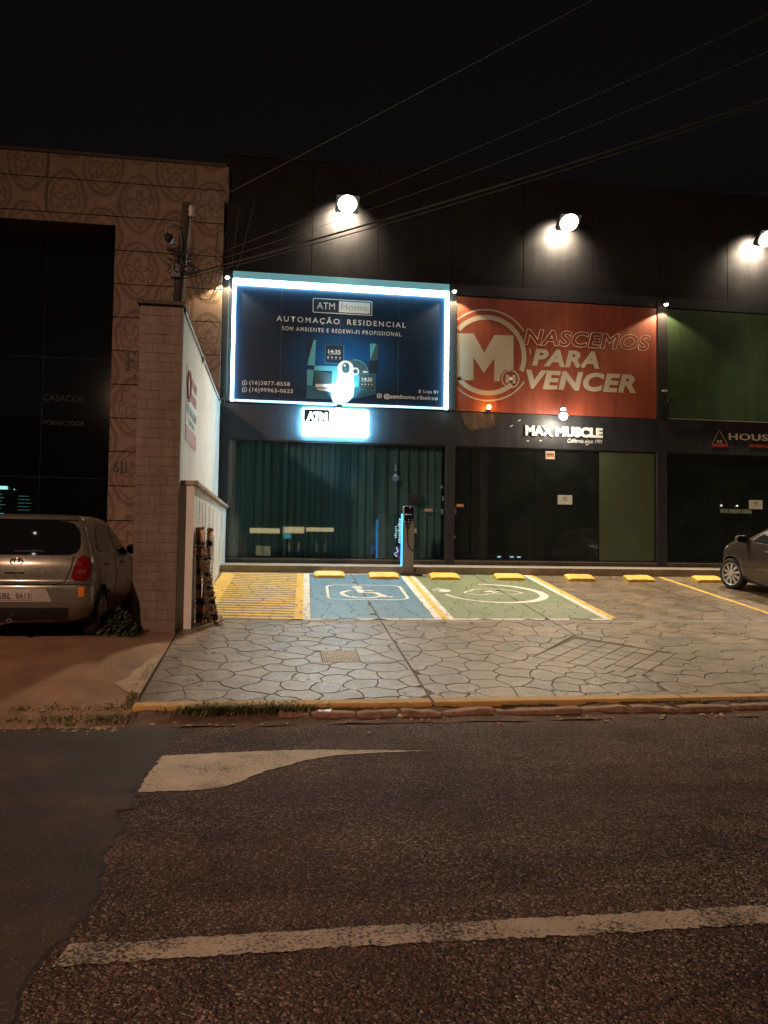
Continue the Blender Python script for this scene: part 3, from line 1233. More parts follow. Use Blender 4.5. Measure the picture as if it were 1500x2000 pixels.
parts = []
for _ in range(6500):
    yv = 2.2 + 5.0 * rg.random() ** 1.4
    x = rg.uniform(-0.95, 0.55 * yv + 1.5)
    q = rg.uniform(0.0025, 0.0065)
    V = [(x + q * rg.uniform(.7, 1.3), yv + q * .3, 0), (x - q * .5, yv + q * rg.uniform(.7, 1.2), 0), (x - q * .6, yv - q * rg.uniform(.6, 1.1), 0), (x + rg.uniform(-.3, .3) * q, yv, q * 0.9)]
    parts.append((V, [(0, 1, 3), (1, 2, 3), (2, 0, 3)]))
V, F = join(parts)
o = stuff(mesh('road_chippings', V, F, mat('pale_chipping', (0.30, 0.24, 0.20), 0.6, 0.6, 40)))
o['label'] = 'fine pale stone chippings sticking out of the coarse asphalt'
parts = []
for _ in range(900):
    t = rg.random()
    if t < 0.55:
        x, yv = -1.33 - abs(rg.gauss(0, 0.35)), 7.28 + rg.gauss(0, 0.13)
    elif t < 0.8:
        x, yv = rg.uniform(-3.6, -1.3), 7.2 + rg.gauss(0, 0.08)
    else:
        x, yv = rg.uniform(-1.2, 6), 7.2 + rg.gauss(0, 0.07)
    z = 0.01 if yv < 7.45 else rz(yv) - 0.01
    parts.append(blob(x, yv, z, rg.uniform(0.006, 0.024) * (1.5 if rg.random() < .12 else 1), rg))
V, F = join(parts)
o = stuff(mesh('gravel', V, F, RUBBLE))
o['label'] = 'crumbled concrete and small stones along the road edge'
PB = [(-1.285, 9.4), (-1.285, 7.9), (-1.45, 8.0), (-1.62, 8.3), (-1.95, 8.45), (-1.93, 8.62), (-1.6, 8.75), (-1.42, 9.0), (-1.36, 9.35)]
PB = [(x + rnd.uniform(-.012, .012) * (x < -1.3), y) for x, y in PB]
n = len(PB)
V = [(x, y, rz(y) + 0.012) for x, y in PB] + [(x - .01, y - .01, rz(y) - 0.02) for x, y in PB]
tag(mesh('broken_concrete', V, [tuple(range(n))[::-1]] + [(i, (i + 1) % n, (i + 1) % n + n, i + n) for i in range(n)], RUBBLE), 'pale broken concrete strip between driveway and paved lot', 'rubble')
# litter
tag(mesh('paper_scrap', [(0.42, 7.33, 0.072), (0.55, 7.31, 0.075), (0.57, 7.36, 0.088), (0.45, 7.375, 0.078)], [(0, 1, 2, 3)], PRINTW), 'small white paper scrap lying on the red kerb stones', 'litter')
LIT = mat('yellow_litter', (0.55, 0.45, 0.12), 0.6)
V, F = blob(1.22, 7.27, 0.02, 0.045, rg)
tag(mesh('wrapper_scrap', V, F, LIT), 'crumpled yellowish wrapper by the kerb stones', 'litter')
LEAF = mat('dry_leaf', (0.32, 0.10, 0.05), 0.7)
rl = random.Random(12)
for (x, yv, lab) in ((0.85, 6.72, 'tiny dry leaf on the asphalt below the pale kerb paper'), (2.1, 6.98, 'tiny reddish leaf on the asphalt, middle one of three'), (3.15, 7.0, 'tiny reddish leaf on the asphalt, rightmost one')):
    a = rl.uniform(0, 3)
    V = []
    for k in range(6):
        t = 2 * math.pi * k / 6
        u, q = 0.04 * math.cos(t), 0.016 * math.sin(t)
        V.append((x + u * math.cos(a) - q * math.sin(a), yv + u * math.sin(a) + q * math.cos(a), 0.008 + 0.01 * abs(math.cos(t))))
    tag(mesh('fallen_leaf', V, [(0, 1, 2, 3, 4, 5)], LEAF), lab, 'leaf', 'leaves fallen on the road')

# ---- step (ledge) along the shops and apron by the white wall
LZ = 1.20
v, f = [], []
stp = struct(box('shop_step', -1.1, 16, 16.02, 18.2, 0.6, LZ, CONC, bevel=0.012))
apr = [(-1.10, 15.95, rz(15.95) + .002), (0.80, 15.95, rz(15.95) + .002), (0.68, 16.45, LZ + 0.006), (-1.10, 16.45, LZ + 0.006), (1.05, 16.02, rz(16.0))]
struct(mesh('apron', apr + [(1.0, 16.015, LZ)], [(0, 1, 2, 3), (1, 4, 2)], CONC))

# ------------------------------------------------------------------ shop building
FY = 17.9          # glazing plane
ZS = 1.31          # glass bottom
ZG = 4.05          # glass top
shop = thing('shop_building', 'dark single row of three shops with tall clad parapet', 'building', (4, 18, LZ))
box('plinth', -1.09, 16, 17.84, 18.1, LZ, ZS, mat('dark_plinth', (0.10, 0.08, 0.065), 0.7, 0.25, 4, 0.004), shop, 0.006)
box('plinth_ledge', -1.09, 16, 17.82, 17.838, ZS - 0.022, ZS - 0.002, mat('worn_edge', (0.24, 0.19, 0.14), 0.7, 0.25, 6), shop)
box('fascia', -1.31, 16, 17.86, 18.2, ZG, 4.875, FASC, shop)
box('banner_back_wall', -1.31, 16, 17.95, 18.25, 4.88, 7.9, DARKW, shop)
# pilasters
for (a, b, lab) in ((-1.31, -1.10, ''), (3.995, 4.215, ''), (9.34, 9.60, ''), (14.75, 15.0, '')):
    box('pilaster', a, b, 17.80, 18.22, LZ, ZG - 0.003, DARKW, shop, 0.006)
    box('upper_pilaster', a, b, 17.78, 18.2, 4.878, 7.95, CLAD, shop, 0.006)
# header band above the banners, clad parapet in panels
for (a, b) in ((-1.09, 3.99), (4.22, 9.33), (9.61, 14.74)):
    box('banner_header', a, b, 17.84, 18.2, 7.70, 7.97, DARKW, shop)
edges = [-1.31, 0.72, 2.31, 4.10, 5.90, 7.69, 9.47, 11.30, 13.10, 16.0]
for a, b in zip(edges[:-1], edges[1:]):
    box('cladding_panel', a + 0.006, b - 0.006, 17.90, 17.96, 7.985, 10.70, CLAD, shop, 0.004)
box('parapet_core', -1.30, 16, 17.965, 22, 7.98, 10.68, DARKW, shop)
box('parapet_cap', -1.33, 16, 17.86, 18.3, 10.71, 10.75, BLACK, shop, 0.005)
# closed room behind the glass
INT = mat('shop_interior_paint', (0.10, 0.10, 0.10), 0.8, 0.15, 2)
box('room_floor', -1.30, 16, 18.21, 24, 1.22, ZS - 0.01, mat('interior_floor', (0.12, 0.115, 0.11), 0.35, 0.2, 3), shop)
box('room_back_wall', -1.30, 16, 23.8, 24, ZS, ZG, INT, shop)
box('room_ceiling', -1.30, 16, 18.21, 24, ZG + 0.005, ZG + 0.2, INT, shop)
for x in (-1.30, 4.05, 9.42, 15.8):
    box('room_side_wall', x, x + 0.12, 18.23, 23.8, ZS, ZG, INT, shop)
GL = glass_mat('shop_glass', (0.88, 0.95, 0.96), 0.06, haze_dust=0.008)
GLD = glass_mat('shop_glass_tinted', (0.60, 0.68, 0.66), 0.04, haze_dust=0.035)
panes = [(-1.09, 0.20, GL), (0.21, 1.52, GL), (1.53, 2.68, GL), (2.69, 3.985, GL),
         (4.225, 4.62, GLD), (4.63, 6.22, GLD), (6.23, 7.84, GLD), (7.85, 9.33, GLD), (9.61, 11.2, GLD), (11.21, 12.9, GLD), (12.91, 14.74, GLD)]
for a, b, m_ in panes:
    box('glass_pane', a + .002, b - .002, FY, FY + 0.010, ZS + 0.02, ZG - 0.02, m_, shop)
for (a, b) in ((-1.09, 3.985), (4.225, 9.33), (9.61, 14.74)):
    box('bottom_rail', a, b, FY - 0.02, FY + 0.03, ZS + 0.001, ZS + 0.03, BLACK, shop)
    box('top_rail', a, b, FY - 0.02, FY + 0.03, ZG - 0.04, ZG - 0.002, BLACK, shop)
# patch fittings and handles of the glass doors
hd = mat('brushed_steel', (0.55, 0.53, 0.50), 0.3, 0.1, 20, metal=0.9)
for (x, z0, z1) in ((3.93, 2.40, 2.53), (3.955, 2.72, 2.83), (3.91, 3.02, 3.08), (4.245, 2.41, 2.54), (4.245, 1.84, 1.90)):
    box('lock_fitting', x - .022, x + .022, FY - 0.045, FY - 0.006, z0, z1, hd, shop, 0.004)
tube('door_handle', [(3.80, FY - 0.05, 2.49), (3.80, FY - 0.05, 2.46)], 0.016, hd, shop)

# curtain behind the first shop's glass
CURT = mat('teal_curtain', (0.17, 0.31, 0.325), 0.9, 0.10, 0.8)
nxx, nz = 620, 3
v, f = [], []
rc = random.Random(3)
ph = 0
prof = []
x = -1.06
A = 0.05
while x < 3.97:
    ph += (0.26 + 0.22 * (0.5 + 0.5 * math.sin(x * 1.7))) * rc.uniform(0.7, 1.3)
    A = 0.05 + 0.025 * math.sin(x * 2.3 + 1)
    prof.append((x, 18.20 + A * math.sin(ph) + 0.015 * math.sin(ph * 2.3)))
    x += 0.0115
for (px_, py_) in prof:
    for k in range(nz + 1):
        v.append((px_, py_, ZS + 0.02 + (ZG - ZS - 0.03) * k / nz))
for i in range(len(prof) - 1):
    for k in range(nz):
        a = i * (nz + 1) + k
        f.append((a, a + nz + 1, a + nz + 2, a + 1))
tag(mesh('curtain', v, f, CURT, smooth=True), 'long pleated teal curtain behind the first shop window', 'curtain')
# green panel standing behind glass of the second shop
tag(box('window_board', 7.87, 9.30, 17.878, 17.894, ZS + 0.035, 4.005, mat('olive_board', (0.070, 0.095, 0.052), 0.45, 0.08, 1.5)), 'plain olive green board filling the right end of the second shop window', 'board')

# papers and stickers
PAPER = mat('paper', (0.62, 0.60, 0.56), 0.7, 0.06, 4)
INK = mat('ink', (0.06, 0.055, 0.05), 0.7, 0.1, 5)
def paper(x0, x1, z0, z1, label, m_=PAPER, y=FY - 0.006, lines=True, name='notice'):
    t = thing(name, label, 'notice', ((x0 + x1) / 2, y, z0))
    box('sheet', x0, x1, y - 0.003, y, z0, z1, m_, t)
    if lines:
        for k in range(3):
            zz = z1 - (z1 - z0) * (0.25 + 0.16 * k)
            box('text_line', x0 + (x1 - x0) * (0.33 + .03 * k), x1 - (x1 - x0) * 0.33, y - 0.0045, y - 0.0032, zz, zz + (z1 - z0) * 0.045, INK, t)
    return t
paper(6.80, 7.17, 2.70, 2.93, 'white paper notice taped on the dark window of the second shop')
paper(11.85, 12.22, 2.69, 2.92, 'white paper notice on the window of the third shop above the grey car')
ORNG = mat('orange_label', (0.62, 0.22, 0.10), 0.6, 0.12, 6)
t = thing('alarm_sticker', 'small orange alarm sticker at the top of the second shop window', 'sticker', (6.6, FY, 3.8))
box('sheet', 6.49, 6.72, FY - 0.010, FY - 0.006, 3.80, 3.99, PAPER, t)
box('print_block', 6.50, 6.71, FY - 0.0125, FY - 0.0105, 3.85, 3.965, ORNG, t)
box('text_line', 6.52, 6.69, FY - 0.0145, FY - 0.0128, 3.90, 3.93, INK, t)
t = thing('push_sticker', 'narrow orange door sticker left end of the second shop window', 'sticker', (4.36, FY, 2.58))
box('sheet', 4.272, 4.453, FY - 0.010, FY - 0.006, 2.585, 2.655, ORNG, t)
box('text_line', 4.30, 4.43, FY - 0.012, FY - 0.0105, 2.61, 2.63, PAPER, t)
t = thing('door_sticker', 'narrow red and white sticker on the curtained glass door', 'sticker', (3.6, FY, 2.47))
box('sheet', 3.506, 3.69, FY - 0.010, FY - 0.006, 2.466, 2.523, PAPER, t)
box('print_block', 3.52, 3.676, FY - 0.012, FY - 0.0105, 2.477, 2.512, ORNG, t)
t = thing('window_badge', 'round blue sticker with small print on the curtained glass', 'sticker', (2.79, FY, 3.15))
poly('disc', circ(2.79, 3.24, 0.085, 24), FY - 0.009, FY - 0.006, mat('badge_blue', (0.10, 0.16, 0.24), 0.5), t)
poly('dot', circ(2.79, 3.30, 0.035, 16), FY - 0.011, FY - 0.0095, mat('badge_grey', (0.45, 0.5, 0.52), 0.5), t)
for k in range(3):
    box('print_mark', 2.772, 2.808, FY - 0.009, FY - 0.006, 3.42 + 0.05 * k, 3.45 + 0.05 * k, mat('badge_grey', (0.45, 0.5, 0.52), 0.5), t)
tag(box('letter_slot', 3.08, 3.445, FY - 0.02, FY - 0.004, 2.65, 2.86, BLACK, bevel=0.01), 'dark flat letter box on the curtained glass door', 'letter box')

# ------------------------------------------------------------------ banner signs
LEDC = (0.50, 0.90, 1.0)
bs = thing('illuminated_banner', 'navy home automation banner framed by a bright white LED tube', 'sign', (1.5, 17.8, 4.88))
box('poster_panel', -1.075, 4.0, 17.745, 17.90, 4.885, 7.88, m_poster(), bs)
TUBE = emit('led_tube', LEDC, 26.0)
TUBE2 = emit('led_tube_side', LEDC, 18.0)
GLOWS = emit('led_channel', (0.16, 0.42, 0.48), 0.55)
box('led_top', -1.02, 3.94, 17.67, 17.742, 7.585, 7.715, TUBE, bs, 0.02)
box('led_channel', -1.075, 4.0, 17.66, 17.744, 7.717, 7.885, GLOWS, bs, 0.005)
box('led_left', -1.075, -1.005, 17.67, 17.742, 4.885, 7.715, TUBE2, bs, 0.02)
box('led_right', 3.915, 4.0, 17.67, 17.742, 4.885, 7.715, TUBE, bs, 0.02)
box('led_bottom', -1.0, 3.91, 17.69, 17.742, 4.885, 4.93, emit('led_tube_low', LEDC, 1.6), bs, 0.01)
PY = 17.743
for x in (0.04, 1.42, 2.79):
    box('panel_seam', x - .003, x + .003, PY - .003, PY, 4.94, 7.58, mat('seam_blue', (0.10, 0.16, 0.22), 0.5), bs)


def pr(name, P, m_, d=0.003, parent=bs, y=PY):
    v, f = prismXZ(P, y - d, y)
    return mesh(name, v, f, m_, parent)


def fr_(name, x0, x1, z0, z1, r, t, m_, d=0.004, parent=bs, y=PY):
    v, f = frameXZ(x0, x1, z0, z1, r, t, y - d, y)
    return mesh(name, v, f, m_, parent)


fr_('logo_frame', 0.762, 2.158, 7.044, 7.388, 0.03, 0.016, PRINTW)
pr('logo_field', roundrect(0.79, 2.13, 7.07, 7.362, 0.02), NAVY, 0.0025)
pr('logo_plate', roundrect(1.372, 2.108, 7.085, 7.345, 0.02), PRINTW, 0.004)
text('logo_lettering', 'ATM', 0.86, 1.28, 7.135, 7.295, PY - .0045, PRINTW, bs, bold=0.0)
text('logo_lettering', 'Home', 1.425, 2.04, 7.145, 7.295, PY - .0055, mat('print_grey', (0.30, 0.36, 0.40), 0.5), bs, bold=-0.012)
text('headline_lettering', 'AUTOMAÇÃO', -0.07, 1.395, 6.765, 6.955, PY - .004, PRINTW, bs, bold=0.012, spacing=1.35)
text('headline_lettering', 'RESIDENCIAL', 1.575, 2.967, 6.80, 6.925, PY - .004, PRINTW, bs, bold=0.012, spacing=1.35)
stuff(text('subline_lettering', 'SOM AMBIENTE E REDEWI-FI PROFISSIONAL', 0.06, 2.86, 6.587, 6.685, PY - .004, PRINTW, bs, bold=0.006, spacing=1.25))
text('phone_lettering', '(16)3877-8558', -0.66, 0.27, 5.262, 5.385, PY - .004, PRINTW, bs, bold=0.018, spacing=1.1)
text('phone_lettering', '(16)99963-0623', -0.66, 0.34, 5.10, 5.222, PY - .004, PRINTW, bs, bold=0.018, spacing=1.1)
text('shop_number_lettering', 'Loja 01', 3.41, 3.763, 5.24, 5.338, PY - .004, PRINTW, bs, bold=0.015)
text('handle_lettering', '@atmhome.ribeirao', 2.465, 3.757, 5.075, 5.205, PY - .004, PRINTW, bs, bold=0.018, spacing=1.05)
for z in (5.325, 5.165):
    v, f = ringXZ(-0.762, z, 0.045, 0.058, PY - .004, PY, n=28)
    mesh('phone_icon', v, f, PRINTW, bs)
    pr('phone_icon', [(-0.80, z - .03), (-0.822, z - .066), (-0.778, z - .05)], PRINTW, 0.004)
    pr('phone_icon', [(-0.785, z + .022), (-0.77, z + .026), (-0.762, z + .008), (-0.752, z - .01), (-0.738, z - .018), (-0.742, z - .030), (-0.765, z - .022), (-0.784, z + .002)], PRINTW, 0.004)
fr_('camera_icon', 2.302, 2.412, 5.098, 5.205, 0.03, 0.013, PRINTW)
v, f = ringXZ(2.357, 5.15, 0.016, 0.028, PY - .004, PY, n=20)
mesh('camera_icon', v, f, PRINTW, bs)
v, f = ringXZ(3.321, 5.305, 0.016, 0.032, PY - .004, PY, n=20)
mesh('pin_icon', v, f, PRINTW, bs)
pr('pin_icon', [(3.295, 5.286), (3.321, 5.24), (3.347, 5.286), (3.321, 5.273)], PRINTW, 0.004)
# printed picture of devices
pr('printed_table', [(0.651, 5.33), (2.263, 5.30), (2.264, 5.18), (1.9, 5.08), (1.2, 5.02), (0.656, 5.02)], MIDB, 0.0012)
pr('painted_uplight_glow', [(1.24, 5.81), (1.85, 5.65), (1.88, 5.58), (1.86, 5.33), (1.24, 5.33)], TEAL, 0.0016)  # teal laid in as colour for the uplight's cyan glow on the poster
pr('printed_tower', [(0.64, 6.407), (0.80, 6.407), (0.672, 5.88), (0.66, 5.719), (0.64, 5.72)], NAVY, 0.002)
pr('printed_tower', [(0.80, 6.40), (0.852, 6.394), (0.835, 5.792), (0.665, 5.808), (0.674, 5.912)], TEAL, 0.002)
pr('printed_tower', [(0.655, 5.695), (0.817, 5.695), (0.789, 5.326), (0.658, 5.329)], TEAL, 0.002)
pr('printed_shelf', [(0.824, 5.791), (1.403, 5.815), (1.405, 5.69), (0.826, 5.68)], TEAL, 0.0022)
v, f = prismXZ([(1.773 + 0.32 * math.cos(a), 5.66 + 0.34 * math.sin(a)) for a in [math.pi * i / 24 for i in range(25)]], PY - .0024, PY)
mesh('printed_dome', v, f, SLATE, bs)
v, f = ringXZ(1.773, 5.66, 0.31, 0.325, PY - .0035, PY, 0.05, 1.7, 24)
mesh('printed_dome_edge', v, f, TEAL, bs)
v, f = ringXZ(1.785, 5.705, 0.055, 0.09, PY - .0035, PY, n=28)
mesh('printed_ring', v, f, PRINTW, bs)
pr('printed_light', roundrect(1.96, 2.07, 5.685, 5.722, 0.015), PRINTW, 0.0035)
pr('printed_tablet', roundrect(1.068, 1.51, 5.87, 6.305, 0.01), TEAL, 0.0026)
pr('printed_tablet', roundrect(1.075, 1.498, 5.878, 6.298, 0.01), NAVY, 0.0036)
text('clock_lettering', '14:35', 1.142, 1.43, 6.10, 6.19, PY - .0042, PRINTW, bs, bold=0.02)
box('printed_line', 1.15, 1.43, PY - .0042, PY, 6.078, 6.085, PRINTW, bs)
for k in range(4):
    pr('printed_icon', circ(1.14 + 0.092 * k, 6.01, 0.017, 10), PRINTW, 0.0042)
    box('printed_line', 1.122 + 0.092 * k, 1.158 + 0.092 * k, PY - .0042, PY, 5.968, 5.974, PRINTW, bs)
pr('printed_tower', [(2.117, 6.379), (2.266, 6.386), (2.131, 5.983)], TEAL, 0.002)
pr('printed_tower', [(2.266, 6.378), (2.319, 6.373), (2.309, 5.991), (2.131, 5.974)], SLATE, 0.002)
pr('printed_tower', [(2.10, 5.96), (2.33, 5.97), (2.33, 5.70), (2.10, 5.69)], NAVY, 0.0018)
pr('printed_box', [(0.837, 5.672), (1.234, 5.642), (1.238, 5.386), (0.843, 5.345)], SLATE, 0.0028)
pr('printed_soundbar', [(0.855, 5.369), (1.378, 5.384), (1.38, 5.304), (0.864, 5.29)], PRINTW, 0.0032)
pr('printed_soundbar', [(0.873, 5.262), (1.316, 5.277), (1.30, 5.19), (0.952, 5.222)], PRINTW, 0.0032)
pr('printed_tablet', roundrect(1.872, 2.256, 5.275, 5.66, 0.01), TEAL, 0.0026)
pr('printed_tablet', roundrect(1.88, 2.247, 5.283, 5.652, 0.01), SLATE, 0.0036)
text('clock_lettering', '14:35', 1.94, 2.187, 5.49, 5.57, PY - .0042, PRINTW, bs, bold=0.02)
box('printed_line', 1.945, 2.187, PY - .0042, PY, 5.472, 5.478, PRINTW, bs)
for k in range(4):
    pr('printed_icon', circ(1.945 + 0.078 * k, 5.405, 0.014, 10), PRINTW, 0.0042)
pr('printed_camera_body', [(1.374, 5.66), (1.734, 5.66), (1.765, 5.385), (1.734, 5.11), (1.609, 4.965), (1.258, 4.955), (1.223, 5.137), (1.30, 5.333), (1.35, 5.48)][::-1], PRINTW, 0.0048)
pr('printed_camera_head', circ(1.553, 5.757, 0.192, 40), PRINTW, 0.0054)
pr('printed_lens', roundrect(1.474, 1.642, 5.653, 5.897, 0.083), SLATE, 0.0062)
v, f = ringXZ(1.553, 5.74, 0.03, 0.038, PY - .0072, PY, n=20)
mesh('printed_lens', v, f, TEAL, bs)
pr('printed_lens', circ(1.53, 5.83, 0.028, 14), PRINTW, 0.0068)

# small uplight under the poster
ul = thing('poster_uplight', 'small bracket uplight at the foot of the navy banner', 'lamp', (1.41, 17.6, 4.9))
box('bracket', 1.33, 1.48, 17.55, 17.86, 4.80, 4.83, BLACK, ul, 0.004)
box('lamp_head', 1.34, 1.47, 17.50, 17.60, 4.835, 4.88, PLASTB, ul, 0.01)
box('lamp_glass', 1.35, 1.46, 17.51, 17.59, 4.881, 4.886, emit('uplight_glass', (0.75, 0.95, 1), 8), ul)
light('uplight_beam', 'SPOT', (1.405, 17.55, 4.90), 190, (0.55, 0.93, 1.0), (1.46, 17.72, 5.2), 0.03, 105, 0.9, ul)

# backlit box sign
lb = thing('lightbox_sign', 'bright white backlit box sign with ATM tile under the navy banner', 'sign', (1.34, 17.7, 4.16))
box('housing', 0.565, 2.115, 17.70, 17.855, 4.165, 4.80, emit('lightbox_side', (0.22, 0.68, 1.0), 80.0), lb, 0.03)
BOXE = emit('lightbox_face', (0.80, 0.97, 1.0), 14.0)
v, f = prismXZ(roundrect(0.57, 2.11, 4.17, 4.795, 0.05), 17.685, 17.699)
mesh('lit_face', v, f, BOXE, lb)
pr('dark_tile', roundrect(0.60, 1.19, 4.475, 4.765, 0.03), mat('tile_teal', (0.02, 0.07, 0.10), 0.5), 0.004, lb, 17.684)
text('lettering', 'ATM', 0.67, 1.135, 4.50, 4.70, 17.6785, BOXE, lb, bold=0.05)
v, f = prismXZ([(2.07, 4.735), (2.082, 4.73), (2.082, 4.46), (2.072, 4.46)], 17.68, 17.684)
mesh('dark_edge_line', v, f, NAVY, lb)

# red banner
rb = thing('red_banner', 'red gym banner with big M emblem and slogan', 'sign', (6.7, 17.85, 4.88))
box('panel', 4.222, 9.325, 17.815, 17.90, 4.885, 7.66, REDB, rb)
RY = 17.814
box('panel_seam', 5.498, 5.504, RY - .003, RY, 4.9, 6.75, mat('seam_pale', (0.42, 0.2, 0.13), 0.5), rb)
def arc_ring(name, r0, r1, spans):
    for a0, a1 in spans:
        v, f = ringXZ(4.98, 6.265, r0, r1, RY - .004, RY, R(a0), R(a1), 48)
        mesh(name, v, f, CREAM, rb)
arc_ring('outer_ring', 1.09, 1.125, [(-132, -33), (35, 132)])
arc_ring('inner_ring', 0.865, 0.98, [(-141, -48), (-22, 141)])
pr('big_letter', [(4.226, 6.759), (4.639, 6.773), (4.904, 6.317), (5.154, 6.762), (5.633, 6.776), (5.638, 5.95), (5.42, 5.92), (5.31, 5.78), (5.30, 5.64), (5.163, 5.633), (5.158, 6.195), (4.9, 5.82), (4.644, 6.189), (4.649, 5.637), (4.226, 5.619)][::-1], CREAM, 0.004, rb, RY)
v, f = ringXZ(5.562, 5.708, 0.195, 0.225, RY - .005, RY, n=40)
mesh('small_ring', v, f, CREAM, rb)
text('small_letter', 'M', 5.44, 5.69, 5.60, 5.81, RY - .005, CREAM, rb, bold=0.07)
text('slogan_outline_lettering', 'NASCEMOS', 5.885, 9.165, 6.565, 6.965, RY - .002, mat('print_cream_pale', (0.62, 0.46, 0.33), 0.5), rb, shear=0.2, outline=0.010, bold=0.035, spacing=1.08)
text('slogan_lettering', 'PARA', 6.105, 7.83, 6.06, 6.485, RY - .004, CREAM, rb, bold=0.045, shear=0.2, spacing=1.08)
text('slogan_lettering', 'VENCER', 5.95, 8.79, 5.49, 5.965, RY - .004, CREAM, rb, bold=0.045, shear=0.2, spacing=1.08)
pr('slogan_mark', [(6.02, 6.47), (6.06, 6.47), (6.075, 6.33), (6.055, 6.33)][::-1], CREAM, 0.004, rb, RY)

# green banner
gb = thing('green_banner', 'plain green banner above the third shop', 'sign', (12.2, 17.85, 4.88))
box('panel', 9.61, 14.74, 17.815, 17.90, 4.885, 7.66, GREENB, gb)
box('bottom_trim', 9.61, 14.74, 17.80, 17.814, 4.885, 4.905, mat('worn_trim', (0.3, 0.22, 0.16), 0.6, 0.3, 8), gb)

# lettering on the fascia
mm = thing('fascia_lettering', 'white raised shop name letters on the black fascia of the second shop', 'sign', (6.95, 17.85, 4.35))
for s_, a, b in (('MAX', 5.957, 6.655), ('MUSCLE', 6.715, 7.932)):
    text('lettering', s_, a, b, 4.352, 4.60, 17.858, PRINTW, mm, bold=0.055, spacing=1.03, thick=0.03)
text('small_lettering', 'California since 1991', 7.03, 7.928, 4.215, 4.315, 17.857, PRINTW, mm, shear=0.35, bold=0.008)
hs = thing('house_lettering', 'pale house name letters with triangle emblem on the third fascia', 'sign', (11.6, 17.85, 4.25))
HP = mat('house_letter', (0.42, 0.33, 0.24), 0.5, 0.1, 4)
text('lettering', 'HOUSE', 11.285, 12.56, 4.425, 4.595, 17.857, HP, hs, bold=0.015, thick=0.02, spacing=1.1)
text('small_lettering', 'ENERGI', 11.863, 12.42, 4.258, 4.33, 17.857, mat('red_letter', (0.42, 0.05, 0.03), 0.5), hs, bold=0.03, thick=0.01)
v, f = tubeg([(11.027, 17.85, 4.675), (10.81, 17.85, 4.30), (11.02, 17.85, 4.245), (11.27, 17.85, 4.30)], 0.014, 5, True)
v, f = join([tubeg([(11.027, 17.85, 4.665), (10.83, 17.85, 4.29)], 0.013, 5), tubeg([(11.027, 17.85, 4.665), (11.245, 17.85, 4.29)], 0.013, 5)])
mesh('triangle_emblem', v, f, mat('dark_bronze', (0.16, 0.12, 0.10), 0.5), hs)
pr('triangle_base', [(10.80, 4.24), (11.278, 4.243), (11.20, 4.315), (10.875, 4.31)], mat('red_letter', (0.42, 0.05, 0.03), 0.5), 0.012, hs, 17.858)
text('emblem_letter', 'H', 10.975, 11.09, 4.325, 4.415, 17.857, HP, hs, bold=0.02, thick=0.01)
# peeling poster remains at the left of the second fascia
PEEL = mat('peeled_plaster', (0.095, 0.068, 0.052), 0.8, 0.5, 4, 0.01, 20, dirt=(0.04, 0.035, 0.032))
PP = [(4.36, 4.83), (4.62, 4.862), (4.95, 4.855), (5.10, 4.862), (5.165, 4.80), (5.15, 4.74), (5.20, 4.70), (5.175, 4.645), (5.215, 4.60), (5.19, 4.545), (5.12, 4.53), (5.08, 4.47), (5.01, 4.50), (4.95, 4.455), (4.86, 4.49), (4.80, 4.44), (4.70, 4.46), (4.66, 4.40), (4.55, 4.44), (4.52, 4.52), (4.43, 4.55), (4.45, 4.63), (4.38, 4.68), (4.40, 4.76)]
tag(poly('peeled_patch', PP[::-1], 17.852, 17.859, PEEL), 'bare peeled patch on the black fascia below the amber lamp', 'wall patch')
for k, (x, z, a) in enumerate(((5.80, 4.70, 0.9), (6.02, 4.22, 0.1), (6.34, 4.24, 0.0), (7.53, 4.17, 0.6), (5.60, 4.55, 1.3))):
    tag(poly('tape_scrap', [(x - .03, z - .008), (x + .03 + .01 * a, z - .012 + .03 * a), (x + .035, z + .012 + .03 * a), (x - .025, z + .010)], 17.850, 17.858, PRINTW),
        ['torn tape scrap left of the white letters on the fascia', 'torn scrap under the left end of the white letters', 'torn scrap under the middle of the white letters', 'torn scrap under the right end of the white letters', 'torn scrap between peeled patch and white letters'][k], 'scrap', 'torn poster scraps on the fascia')

